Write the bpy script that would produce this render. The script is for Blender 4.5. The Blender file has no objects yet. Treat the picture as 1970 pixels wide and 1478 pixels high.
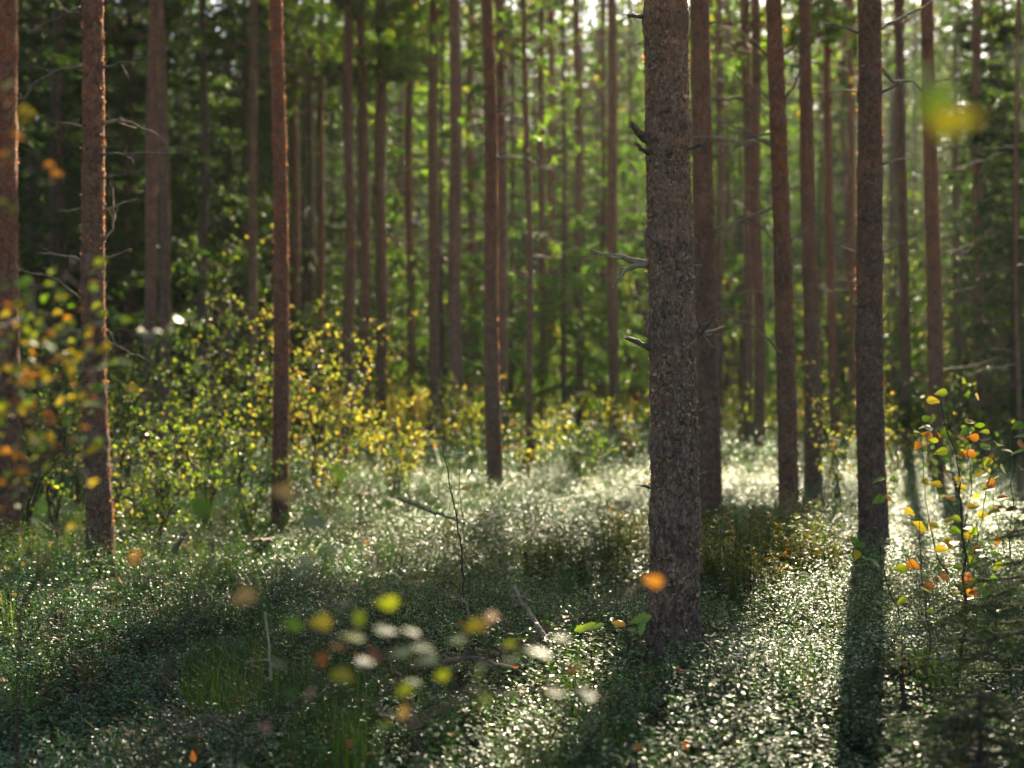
import bpy, math, random
import numpy as np
from mathutils import Vector

SC = bpy.context.scene
COL = SC.collection
RNG = np.random.default_rng(7)
F = 2736.0          # focal length in photograph pixels (50 mm on a 36 mm frame)
CX, CY = 985.0, 739.0
H = 1.35            # eye height
SUN_AZ = math.radians(14.5)
SUN_EL = math.radians(31.0)
S = np.array([math.sin(SUN_AZ)*math.cos(SUN_EL), math.cos(SUN_AZ)*math.cos(SUN_EL), math.sin(SUN_EL)])

def unit(v):
    v = np.asarray(v, float)
    return v/np.maximum(np.linalg.norm(v, axis=-1, keepdims=True), 1e-9)

def P(px, py, d):
    return np.array([(px-CX)/F*d, d, H+(CY-py)/F*d])

# ------------------------------------------------------------ noise
def vnoise(p, seed=0):
    p = np.asarray(p, float)
    i = np.floor(p).astype(np.int64); f = p-i
    f = f*f*(3-2*f)
    def h(dx, dy, dz):
        n = (i[..., 0]+dx)*73856093 ^ (i[..., 1]+dy)*19349663 ^ (i[..., 2]+dz)*83492791 ^ (seed*2654435761 & 0x7fffffff)
        n = (n ^ (n >> 13))*1274126177 & 0x7fffffff
        n = (n ^ (n >> 15))*668265263 & 0x7fffffff
        return ((n ^ (n >> 16)) & 0xffff)/65535.0
    x, y, z = f[..., 0], f[..., 1], f[..., 2]
    a = h(0,0,0)*(1-x)+h(1,0,0)*x; b = h(0,1,0)*(1-x)+h(1,1,0)*x
    c = h(0,0,1)*(1-x)+h(1,0,1)*x; d = h(0,1,1)*(1-x)+h(1,1,1)*x
    return (a*(1-y)+b*y)*(1-z)+(c*(1-y)+d*y)*z

def n2(x, y, sc, seed):
    x = np.asarray(x, float); y = np.asarray(y, float)
    return vnoise(np.stack([x*sc, y*sc, np.zeros_like(x)+.5], -1), seed)

def gz(x, y):
    x = np.asarray(x, float); y = np.asarray(y, float)
    z = (n2(x, y, .33, 1)-.5)*.34+(n2(x, y, .9, 2)-.5)*.15
    far = np.clip((y-22)/60, 0, 1)
    return z+far*far*1.0+(n2(x, y, .05, 3)-.5)*1.2*far

_cr = np.random.default_rng(3)
CUSH = {}
def _cushions(y0, y1):      # rounded cushions of dwarf shrub, nearest ones sampled on a jittered grid
    s = .42 if y1 < 10 else .62; out = []
    for y in np.arange(y0-1, y1+1, s):
        for x in np.arange(-y1*.37-2.8, y1*.37+2.8, s):
            out.append((x+_cr.uniform(-.5, .5)*s*1.3, y+_cr.uniform(-.5, .5)*s*1.3, _cr.uniform(.55, 1.15)*s*.75, _cr.uniform(.3, 1.0)))
    return np.array(out)
def vegh(x, y):     # height of the dwarf-shrub layer
    x = np.asarray(x, float); y = np.asarray(y, float); h = np.zeros(x.shape)
    fx, fy, fh = x.ravel(), y.ravel(), np.zeros(x.size)
    order = np.argsort(fy)
    for k in np.array_split(order, max(1, len(order)//1500)):
        if not len(k): continue
        y0, y1 = fy[k].min(), fy[k].max()
        if y0 > 24: continue
        for zone, (a, b) in ((0, (3.4, 9.2)), (1, (9.2, 24))):
            if y1 < a or y0 > b: continue
            if zone not in CUSH: CUSH[zone] = _cushions(a, b)
            C = CUSH[zone]; C = C[(C[:, 1] > y0-.7) & (C[:, 1] < y1+.7)]
            if not len(C): continue
            d2 = ((fx[k, None]-C[None, :, 0])**2+(fy[k, None]-C[None, :, 1])**2)/C[None, :, 2]**2
            fh[k] = np.maximum(fh[k], (np.sqrt(np.clip(1-d2, 0, 1))*C[None, :, 3]).max(1))
    h = fh.reshape(x.shape)
    return .05+.27*h*(.6+.8*n2(x, y, .6, 5))+.07*n2(x, y, 2.6, 6)+np.where(y > 22, .12, 0)

def topix(p):
    p = np.asarray(p, float)
    y = np.maximum(p[..., 1], .3)
    return CX+p[..., 0]/y*F, CY-(p[..., 2]-H)/y*F

# ------------------------------------------------------------ where the sun reaches the ground (picture ellipses on the ground plane)
LIT = [(1540, 1275, 120, 150), (1500, 1400, 130, 60), (1590, 1130, 90, 70), (1830, 1010, 170, 130), (1800, 1150, 90, 50),
       (1060, 1290, 170, 75), (960, 1400, 110, 70), (1440, 915, 95, 40), (860, 935, 90, 45), (1150, 1010, 190, 75), (790, 1000, 150, 50),
       (590, 1030, 170, 45), (1620, 900, 120, 45), (700, 860, 340, 55), (1000, 830, 240, 40), (1230, 940, 130, 40)]
DARK = [(300, 1345, 620, 195), (420, 1180, 300, 70), (1130, 1100, 110, 50), (330, 1085, 110, 40), (1310, 1330, 110, 150), (1850, 1400, 200, 120), (100, 1150, 170, 120), (1700, 1300, 45, 170), (640,1230,170,70)]
# sunlit spots above the ground: (pixel, pixel, distance, radius in metres)
LITP = [(1850, 960, 5.6, .55), (1780, 840, 5.6, .3), (780, 1240, 2.0, .4), (950, 1240, 2.0, .3), (150, 660, 3.0, .22), (20, 190, 2.6, .2), (610, 720, 16, .8), (455, 800, 15, .7), (640, 850, 14.5, .7),
        (715, 760, 20, .9), (790, 820, 18, .7), (260, 870, 12, .4), (1610, 800, 13.5, .5), (1015, 830, 20, .7), (1215, 760, 21, .6), (757, 680, 30, .5), (540, 200, 13, .3), (540, 500, 13, .3), (190, 150, 10, .3), (190, 400, 10, .3), (340, 760, 17, .6)]
for a_, d_, y0_, y1_, r_ in [(195, 10, 0, 900, .22), (30, 10, 0, 900, .22), (545, 13, 0, 900, .22), (1016, 22, 300, 800, .35), (1465, 26, 0, 850, .5), (1800, 18, 0, 500, .3), (965, 30, 250, 700, .5), (708, 30, 400, 700, .5), (618, 34, 250, 620, .4)]:
    for y_ in range(y0_, y1_, 60): LITP.append((a_, y_, d_, r_))
LITP += [(790, 735, 40, 2.0), (1430, 900, 17, 1.0), (860, 930, 16, 1.2)]
for a_, d_ in [(1060, 40), (1015, 22)]:
    for z_ in np.arange(5.0, 11, 1.5): LITP.append((a_, CY-(z_-H)/d_*F, d_, .8))
RB = [(1120, 36, 4.2), (1190, 38, 4.6), (1060, 40, 4.6), (1005, 44, 5.5), (820, 40, 5.0), (745, 44, 6.0), (650, 38, 4.5), (425, 30, 6.0), (1650, 33, 4.5), (1715, 30, 5.5), (1770, 36, 6.0), (1580, 40, 6.0), (1245, 46, 7.0), (905, 46, 7.5), (560, 44, 5.5), (330, 36, 5.0), (1420, 38, 4.5), (1850, 34, 4.0)]
LITP.append((1800, 195, 1.2, .2))
for a_, d_, h_ in [(660,18,1.5),(760,16,.7),(545,20,1.8),(400,13,.8),(310,14,1.0),(860,24,1.0),(480,13.2,.5),(1080,24,.7),(300,11,.5),(345,17,1.2),(610,16,1.6),(640,14.5,.6),(600,15,1.2)]:
    for z_ in (h_, h_*.5): LITP.append((a_, CY-(z_-H)/d_*F, d_, .7))
for a_, d_, h_ in RB:
    for z_ in np.arange(1, h_*.8, 1.2): LITP.append((a_, CY-(z_-H)/d_*F, d_, .9))
def keep_mask(c, r):
    """which foliage clumps stay, looked up where their shadow falls on the ground"""
    q = c-S*((c[:, 2]-.15)/S[2])[:, None]
    px, py = topix(np.stack([q[:, 0], q[:, 1], np.full(len(q), .2)], -1))
    front = (q[:, 1] > 2.5) & (q[:, 1] < 24)
    lit = np.zeros(len(c), bool); dark = np.zeros(len(c), bool)
    for cx, cy, rx, ry in LIT:
        wob = .30+1.15*n2(q[:, 0], q[:, 1], .9, 31)
        lit |= front & (((px-cx)/rx)**2+((py-cy)/ry)**2 < wob)
    for cx, cy, rx, ry in DARK:
        dark |= front & (((px-cx)/rx)**2+((py-cy)/ry)**2 < 1)
    lit &= ~dark
    for a, b, d, rad in LITP:
        w = P(a, b, d); g = w-S*((w[2]-.15)/S[2]); rr = np.hypot((q[:, 0]-g[0]), (q[:, 1]-g[1])*.45)
        lit |= (rr < rad) & (c[:, 1] > d+.6)
    dap = .55*n2(q[:, 0], q[:, 1], .45, 32)+.45*n2(q[:, 0], q[:, 1], 1.5, 33)
    return np.where(lit, r.random(len(c)) < .02, np.where(dark, True, dap < np.where(front, .80, .84)))

# ------------------------------------------------------------ mesh building
class MB:
    def __init__(s):
        s.V = []; s.C = []; s.F4 = []; s.F3 = []; s.M4 = []; s.M3 = []; s.n = 0
    def add(s, V, F4=None, F3=None, col=None, mat=0):
        V = np.asarray(V, float).reshape(-1, 3)
        s.V.append(V)
        c = np.ones((len(V), 4))
        if col is not None:
            col = np.asarray(col, float)
            c[:, :3] = col
        s.C.append(c)
        for Fc, L, M in ((F4, s.F4, s.M4), (F3, s.F3, s.M3)):
            if Fc is not None and len(Fc):
                L.append(np.asarray(Fc, np.int64)+s.n); M.append(np.full(len(Fc), mat, np.int32))
        s.n += len(V)
    def mesh(s, name, mats, smooth=True):
        me = bpy.data.meshes.new(name)
        V = np.concatenate(s.V); C = np.concatenate(s.C)
        f4 = np.concatenate(s.F4) if s.F4 else np.zeros((0, 4), np.int64)
        f3 = np.concatenate(s.F3) if s.F3 else np.zeros((0, 3), np.int64)
        m = np.concatenate(s.M4+s.M3) if (s.M4 or s.M3) else np.zeros(0, np.int32)
        me.vertices.add(len(V)); me.vertices.foreach_set('co', V.astype(np.float32).ravel())
        loops = np.concatenate([f4.ravel(), f3.ravel()]).astype(np.int32)
        me.loops.add(len(loops)); me.loops.foreach_set('vertex_index', loops)
        st = np.concatenate([np.arange(len(f4))*4, len(f4)*4+np.arange(len(f3))*3]).astype(np.int32)
        me.polygons.add(len(st)); me.polygons.foreach_set('loop_start', st)
        me.polygons.foreach_set('material_index', m.astype(np.int32))
        me.polygons.foreach_set('use_smooth', np.full(len(st), smooth))
        a = me.attributes.new('tint', 'FLOAT_COLOR', 'POINT'); a.data.foreach_set('color', C.astype(np.float32).ravel())
        for x in (mats if isinstance(mats, (list, tuple)) else [mats]): me.materials.append(x)
        me.update(calc_edges=True)
        return me
    def obj(s, name, mats, parent=None, smooth=True, loc=None):
        o = bpy.data.objects.new(name, s.mesh(name, mats, smooth)); COL.objects.link(o)
        if parent is not None: o.parent = parent
        if loc is not None: o.location = loc
        return o

def tag(o, label, cat, group=None):
    o['label'] = label; o['category'] = cat
    if group: o['group'] = group
    return o
def thing(name, label, cat, loc, group=None):
    o = bpy.data.objects.new(name, None); COL.objects.link(o); o.location = loc
    o.empty_display_size = .2
    return tag(o, label, cat, group)
def dup(root, loc, rz=0, sc=1.0, label=None):
    r = root.copy(); COL.objects.link(r); r.location = loc; r.rotation_euler = (0, 0, rz); r.scale = (sc,)*3
    if label: r['label'] = label
    for ch in list(root.children):
        c = ch.copy(); COL.objects.link(c); c.parent = r
    return r

def tube(mb, pts, rad, seg=6, mat=0, col=None, cap=True):
    pts = np.asarray(pts, float); rad = np.broadcast_to(np.asarray(rad, float), (len(pts),))
    t = np.gradient(pts, axis=0); t = unit(t)
    ref = np.array([0, 0, 1.]) if abs(t[0][2]) < .9 else np.array([1., 0, 0])
    u = unit(np.cross(t, ref)); v = np.cross(t, u)
    a = np.arange(seg)*2*np.pi/seg
    ring = pts[:, None]+rad[:, None, None]*(np.cos(a)[None, :, None]*u[:, None]+np.sin(a)[None, :, None]*v[:, None])
    n = len(pts); i = np.arange(n-1)[:, None]*seg; j = np.arange(seg)[None]; k = (j+1) % seg
    f = np.stack([i+j, i+k, i+seg+k, i+seg+j], -1).reshape(-1, 4)
    V = ring.reshape(-1, 3)
    f3 = None
    if cap:
        V = np.concatenate([V, pts[-1:]+t[-1:]*rad[-1]*.4])
        b = (n-1)*seg
        f3 = [(b+q, b+(q+1) % seg, n*seg) for q in range(seg)]
    mb.add(V, f, f3, col=col, mat=mat)

def sticks(mb, p0, p1, r0, r1, mat=0, col=None):
    """many thin three-sided twigs"""
    p0 = np.asarray(p0, float); p1 = np.asarray(p1, float); N = len(p0)
    if not N: return
    t = unit(p1-p0); u = unit(np.cross(t, np.array([.31, .17, .93]))); v = np.cross(t, u)
    r0 = np.broadcast_to(r0, (N,))[:, None]; r1 = np.broadcast_to(r1, (N,))[:, None]
    V = np.empty((N, 6, 3))
    for k in range(3):
        a = k*2*np.pi/3; o = u*math.cos(a)+v*math.sin(a)
        V[:, k] = p0+o*r0; V[:, 3+k] = p1+o*r1
    base = np.arange(N)[:, None]*6
    f = np.concatenate([base+np.array([k, (k+1) % 3, 3+(k+1) % 3, 3+k]) for k in range(3)])
    mb.add(V.reshape(-1, 3), f, col=None if col is None else np.repeat(np.broadcast_to(col, (N, 3)), 6, 0), mat=mat)

# leaf outlines: x across, y along, z up from the midrib
LEAF_DIA = (np.array([[0,0,0],[.5,.45,.12],[0,1,0],[-.5,.45,.12]]), None, [[0,1,2],[0,2,3]])
LEAF_OVAL = (np.array([[0,0,0],[.40,.28,.10],[.42,.68,.10],[0,1,-.04],[-.42,.68,.10],[-.40,.28,.10]]), [[0,1,2,3],[0,3,4,5]], None)
LEAF_FLAT = (np.array([[0,0,0],[.44,.16,.02],[.50,.40,.03],[.27,.74,.0],[0,1.05,-.05],[-.27,.74,.0],[-.50,.40,.03],[-.44,.16,.02],[0,.45,0]]),
              [[0,1,2,8],[8,2,3,4],[8,4,5,6],[0,8,6,7]], None)
LEAF_BIRCH = (np.array([[0,0,0],[.44,.16,.10],[.50,.40,.12],[.27,.74,.05],[0,1.05,-.12],[-.27,.74,.05],[-.50,.40,.12],[-.44,.16,.10],[0,.45,-.02]]),
              [[0,1,2,8],[8,2,3,4],[8,4,5,6],[0,8,6,7]], None)
LOBE = [(.0,.0),(.10,.10),(.16,.24),(.30,.30),(.20,.40),(.38,.52),(.24,.60),(.36,.76),(.20,.84),(.10,1.0),(0,1.04)]
LEAF_LOBED = (np.array([[x, y, abs(x)*.25] for x, y in LOBE]+[[-x, y, abs(x)*.25] for x, y in LOBE[1:-1]]+[[0, y, 0] for y in (.24,.40,.60,.84)]), None, None)
def _lobed():
    n = len(LOBE); m = n-2; R = list(range(n)); L = [0]+[n+i for i in range(m)]+[n-1]; c = [n+m+i for i in range(4)]
    mid = {0:0, 1:0, 2:c[0], 3:c[0], 4:c[1], 5:c[1], 6:c[2], 7:c[2], 8:c[3], 9:c[3], 10:n-1}
    f3 = []
    for i in range(n-1):
        for X, fl in ((R, 0), (L, 1)):
            a, b, m0, m1 = X[i], X[i+1], mid[i], mid[i+1]
            for t in ((a, b, m1), (a, m1, m0)):
                if len(set(t)) == 3: f3.append(t if not fl else t[::-1])
    return f3
LEAF_LOBED = (LEAF_LOBED[0], None, _lobed())

def leaves(mb, pos, d, nrm, L, W, col, tmpl=LEAF_DIA, mat=0):
    pos = np.asarray(pos, float); N = len(pos)
    if not N: return
    d = unit(d); x = unit(np.cross(d, nrm)); n = np.cross(x, d)
    L = np.broadcast_to(L, (N,)); W = np.broadcast_to(W, (N,))
    T, f4, f3 = tmpl; K = len(T)
    V = (pos[:, None]+x[:, None]*(T[None, :, :1]*W[:, None, None])+d[:, None]*(T[None, :, 1:2]*L[:, None, None])
         + n[:, None]*(T[None, :, 2:3]*W[:, None, None]))
    b = np.arange(N)[:, None, None]*K
    F4 = (b+np.array(f4)[None]).reshape(-1, 4) if f4 else None
    F3 = (b+np.array(f3)[None]).reshape(-1, 3) if f3 else None
    mb.add(V.reshape(-1, 3), F4, F3, col=np.repeat(np.broadcast_to(col, (N, 3)), K, 0), mat=mat)

def needles(mb, pos, d, L, W, col, mat=0, r=RNG):
    N = len(pos)
    if not N: return
    d = unit(d); x = unit(np.cross(d, r.normal(size=(N, 3))))
    L = np.broadcast_to(L, (N,))[:, None]; W = np.broadcast_to(W, (N,))[:, None]
    V = np.stack([pos-x*W*.5, pos+x*W*.5, pos+d*L], 1)
    mb.add(V.reshape(-1, 3), None, np.arange(N*3).reshape(-1, 3), col=np.repeat(np.broadcast_to(col, (N, 3)), 3, 0), mat=mat)

def pick(r, pal, n, jit=.18):
    """n colours drawn from a palette of (weight, (r,g,b))"""
    w = np.array([p[0] for p in pal], float); c = np.array([p[1] for p in pal], float)
    k = r.choice(len(pal), n, p=w/w.sum())
    return np.clip(c[k]*(1+r.normal(size=(n, 1))*jit)*(1+r.normal(size=(n, 3))*.06), .003, 1)

# ------------------------------------------------------------ materials
def newmat(name):
    m = bpy.data.materials.new(name); m.use_nodes = True
    nt = m.node_tree; nt.nodes.clear()
    return m, nt, nt.nodes, nt.links
def node(ns, t, **kw):
    n = ns.new(t)
    for k, v in kw.items():
        if k == 'inp':
            for a, b in v.items(): n.inputs[a].default_value = b
        else: setattr(n, k, v)
    return n
def mixcol(ns, ln, fac, a, b, blend='MIX'):
    n = ns.new('ShaderNodeMix'); n.data_type = 'RGBA'; n.blend_type = blend
    for s, v in ((0, fac), (6, a), (7, b)):
        if hasattr(v, 'links') or hasattr(v, 'is_output'): ln.new(v, n.inputs[s])
        else: n.inputs[s].default_value = v if s == 0 or len(v) == 4 else (*v, 1)
    return n.outputs[2]
def leaf_mat(name, rough=.4, trans=.4, spec=.5, tcol=(1.5, 1.6, .6), coat=0):
    m, nt, ns, ln = newmat(name)
    out = ns.new('ShaderNodeOutputMaterial')
    at = node(ns, 'ShaderNodeAttribute', attribute_name='tint')
    p = node(ns, 'ShaderNodeBsdfPrincipled', inp={'Roughness': rough, 'Specular IOR Level': spec, 'Coat Weight': coat, 'Coat Roughness': .2})
    ln.new(at.outputs['Color'], p.inputs['Base Color'])
    if trans > 0:
        t = ns.new('ShaderNodeBsdfTranslucent')
        ln.new(mixcol(ns, ln, 1.0, at.outputs['Color'], tcol, 'MULTIPLY'), t.inputs['Color'])
        mx = node(ns, 'ShaderNodeMixShader', inp={0: trans})
        ln.new(p.outputs[0], mx.inputs[1]); ln.new(t.outputs[0], mx.inputs[2]); ln.new(mx.outputs[0], out.inputs[0])
    else: ln.new(p.outputs[0], out.inputs[0])
    return m
def bark_mat(name, scale=1.0, low=(.30,.195,.122), high=(.52,.19,.068), lo=.8, hi=4.2, lichen=.3, crack=1.0):
    """flaky pine bark: grey-brown fissured plates low down, thin orange scales higher up"""
    m, nt, ns, ln = newmat(name)
    out = ns.new('ShaderNodeOutputMaterial')
    tc = ns.new('ShaderNodeTexCoord'); oi = ns.new('ShaderNodeObjectInfo')
    addv = node(ns, 'ShaderNodeVectorMath', operation='ADD'); ln.new(tc.outputs['Object'], addv.inputs[0])
    mulr = node(ns, 'ShaderNodeVectorMath', operation='SCALE'); mulr.inputs[0].default_value = (3, 7, 0)
    ln.new(oi.outputs['Random'], mulr.inputs['Scale']); ln.new(mulr.outputs[0], addv.inputs[1])
    def distort(src, sc, amt):
        wn = node(ns, 'ShaderNodeTexNoise', inp={'Scale': sc, 'Detail': 4, 'Roughness': .65}); ln.new(addv.outputs[0], wn.inputs['Vector'])
        c = node(ns, 'ShaderNodeVectorMath', operation='SUBTRACT'); ln.new(wn.outputs['Color'], c.inputs[0]); c.inputs[1].default_value = (.5, .5, .5)
        wv = node(ns, 'ShaderNodeVectorMath', operation='SCALE'); wv.inputs['Scale'].default_value = amt; ln.new(c.outputs[0], wv.inputs[0])
        dv = node(ns, 'ShaderNodeVectorMath', operation='ADD'); ln.new(src, dv.inputs[0]); ln.new(wv.outputs[0], dv.inputs[1])
        return dv.outputs[0]
    d1 = distort(addv.outputs[0], 26*scale, .075/scale); d2 = distort(addv.outputs[0], 55*scale, .04/scale)
    def vor(src, s, feat):
        mp = ns.new('ShaderNodeMapping'); mp.inputs['Scale'].default_value = tuple(q*scale for q in s); ln.new(src, mp.inputs['Vector'])
        v = node(ns, 'ShaderNodeTexVoronoi', feature=feat, inp={'Scale': 1.0}); ln.new(mp.outputs[0], v.inputs['Vector']); return v
    sx = ns.new('ShaderNodeSeparateXYZ'); ln.new(tc.outputs['Object'], sx.inputs[0])
    def rng_(src, a, b, c, d, smooth=True):
        n = node(ns, 'ShaderNodeMapRange', inp={1: a, 2: b, 3: c, 4: d}); n.interpolation_type = 'SMOOTHSTEP' if smooth else 'LINEAR'
        ln.new(src, n.inputs[0]); return n.outputs[0]
    def math_(op, a, b, c=None):
        n = node(ns, 'ShaderNodeMath', operation=op)
        for i, v in enumerate((a, b, c)):
            if v is None: continue
            if hasattr(v, 'is_output'): ln.new(v, n.inputs[i])
            else: n.inputs[i].default_value = v
        return n.outputs[0]
    big = node(ns, 'ShaderNodeTexNoise', inp={'Scale': 3.2, 'Detail': 5, 'Roughness': .65}); ln.new(addv.outputs[0], big.inputs['Vector'])
    zz = math_('MULTIPLY_ADD', big.outputs['Fac'], 1.8, sx.outputs['Z'])
    hg = rng_(zz, lo+.9, hi+.9, 0, 1)
    base = mixcol(ns, ln, hg, low, high)
    base = mixcol(ns, ln, 1.0, base, oi.outputs['Color'], 'MULTIPLY')
    bl = node(ns, 'ShaderNodeTexNoise', inp={'Scale': 5.5, 'Detail': 6, 'Roughness': .7}); ln.new(addv.outputs[0], bl.inputs['Vector'])
    base = mixcol(ns, ln, rng_(bl.outputs['Fac'], .40, .64, .55, 0), base, (.075, .055, .045))
    # mottling of greyer and redder scales
    mo = node(ns, 'ShaderNodeTexNoise', inp={'Scale': 42*scale, 'Detail': 6, 'Roughness': .62}); ln.new(d2, mo.inputs['Vector'])
    vs = vor(d2, (70, 70, 42), 'F1'); sf = ns.new('ShaderNodeSeparateColor'); ln.new(vs.outputs['Color'], sf.inputs[0])
    c1 = mixcol(ns, ln, rng_(mo.outputs['Fac'], .42, .66, 0, .75), base, (.30, .225, .16))
    c2 = mixcol(ns, ln, rng_(sf.outputs[0], .66, .95, 0, .5), c1, (.30, .14, .085))
    c2 = mixcol(ns, ln, rng_(sf.outputs[1], .72, .96, 0, .6), c2, (.09, .055, .04))
    li = node(ns, 'ShaderNodeTexNoise', inp={'Scale': 22*scale, 'Detail': 7, 'Roughness': .72}); ln.new(addv.outputs[0], li.inputs['Vector'])
    c3 = mixcol(ns, ln, rng_(li.outputs['Fac'], .55, .66, 0, lichen), c2, (.23, .25, .19))
    # fissures, deep below and shallow above
    e1 = rng_(vor(d1, (30, 30, 9), 'DISTANCE_TO_EDGE').outputs['Distance'], 0, .085, 1, 0)
    e2 = rng_(vor(d2, (62, 62, 34), 'DISTANCE_TO_EDGE').outputs['Distance'], 0, .12, 1, 0)
    kz = rng_(zz, .3, 2.9, crack, crack*.35)
    f1 = math_('MULTIPLY', e1, kz); f2 = math_('MULTIPLY', e2, .5)
    mask = rng_(mo.outputs['Fac'], .38, .56, 1, .25)
    f2 = math_('MULTIPLY', f2, mask)
    fis = math_('MAXIMUM', f1, f2)
    c5 = mixcol(ns, ln, fis, c3, (.055, .03, .02))
    p = node(ns, 'ShaderNodeBsdfPrincipled', inp={'Roughness': .85, 'Specular IOR Level': .25})
    ln.new(c5, p.inputs['Base Color'])
    h1 = math_('MULTIPLY_ADD', fis, -1.0, math_('MULTIPLY', mo.outputs['Fac'], 1.1))
    h2 = math_('MULTIPLY_ADD', sf.outputs[2], .45, h1)
    bp = node(ns, 'ShaderNodeBump', inp={'Strength': 1.0, 'Distance': .006}); ln.new(h2, bp.inputs['Height'])
    ln.new(bp.outputs[0], p.inputs['Normal']); ln.new(p.outputs[0], out.inputs[0])
    return m
def wood_mat(name, a, b, rough=.75, scale=30):
    m, nt, ns, ln = newmat(name)
    out = ns.new('ShaderNodeOutputMaterial'); tc = ns.new('ShaderNodeTexCoord')
    n = node(ns, 'ShaderNodeTexNoise', inp={'Scale': scale, 'Detail': 5, 'Roughness': .65}); ln.new(tc.outputs['Object'], n.inputs['Vector'])
    r = node(ns, 'ShaderNodeMapRange', inp={1: .35, 2: .65, 3: 0, 4: 1}); ln.new(n.outputs['Fac'], r.inputs[0])
    p = node(ns, 'ShaderNodeBsdfPrincipled', inp={'Roughness': rough, 'Specular IOR Level': .3})
    ln.new(mixcol(ns, ln, r.outputs[0], a, b), p.inputs['Base Color'])
    bp = node(ns, 'ShaderNodeBump', inp={'Strength': .6, 'Distance': .004}); ln.new(n.outputs['Fac'], bp.inputs['Height']); ln.new(bp.outputs[0], p.inputs['Normal'])
    ln.new(p.outputs[0], out.inputs[0])
    return m

M = {}
M['bark'] = bark_mat('pine_bark')
M['bark_far'] = bark_mat('pine_bark_far', .6, low=(.20,.135,.095), high=(.38,.165,.08), lo=.5, hi=4.5, lichen=.15)
M['bark_spruce'] = bark_mat('spruce_bark', .8, low=(.10,.08,.058), high=(.11,.08,.05), lichen=.4)
M['flake'] = leaf_mat('bark_flake', .7, .55, .2, (1.5, 1.25, .8))
M['dead'] = wood_mat('dead_twig', (.075,.052,.036), (.24,.185,.13))
M['pale_dead'] = wood_mat('weathered_twig', (.19,.13,.08), (.40,.30,.195))
M['stem'] = wood_mat('sapling_stem', (.035,.022,.016), (.09,.05,.035))
M['green_stem'] = wood_mat('shrub_stem', (.05,.05,.02), (.11,.07,.03))
M['pine_needle'] = leaf_mat('pine_needle', .45, .55, .35, (2.4, 2.3, .7))
M['spruce_needle'] = leaf_mat('spruce_needle', .5, .45, .3, (2.2, 2.2, .6))
M['shiny_leaf'] = leaf_mat('evergreen_leaf', .37, .36, .42, (2.2, 2.5, .4), 0)
M['birch_leaf'] = leaf_mat('birch_leaf', .38, .5, .5, (1.5, 1.45, .6))
M['grass'] = leaf_mat('grass_blade', .5, .4, .4, (1.4, 1.5, .6))
M['litter'] = leaf_mat('fallen_leaf', .6, .25, .3, (1.4, 1.2, .6))
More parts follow.
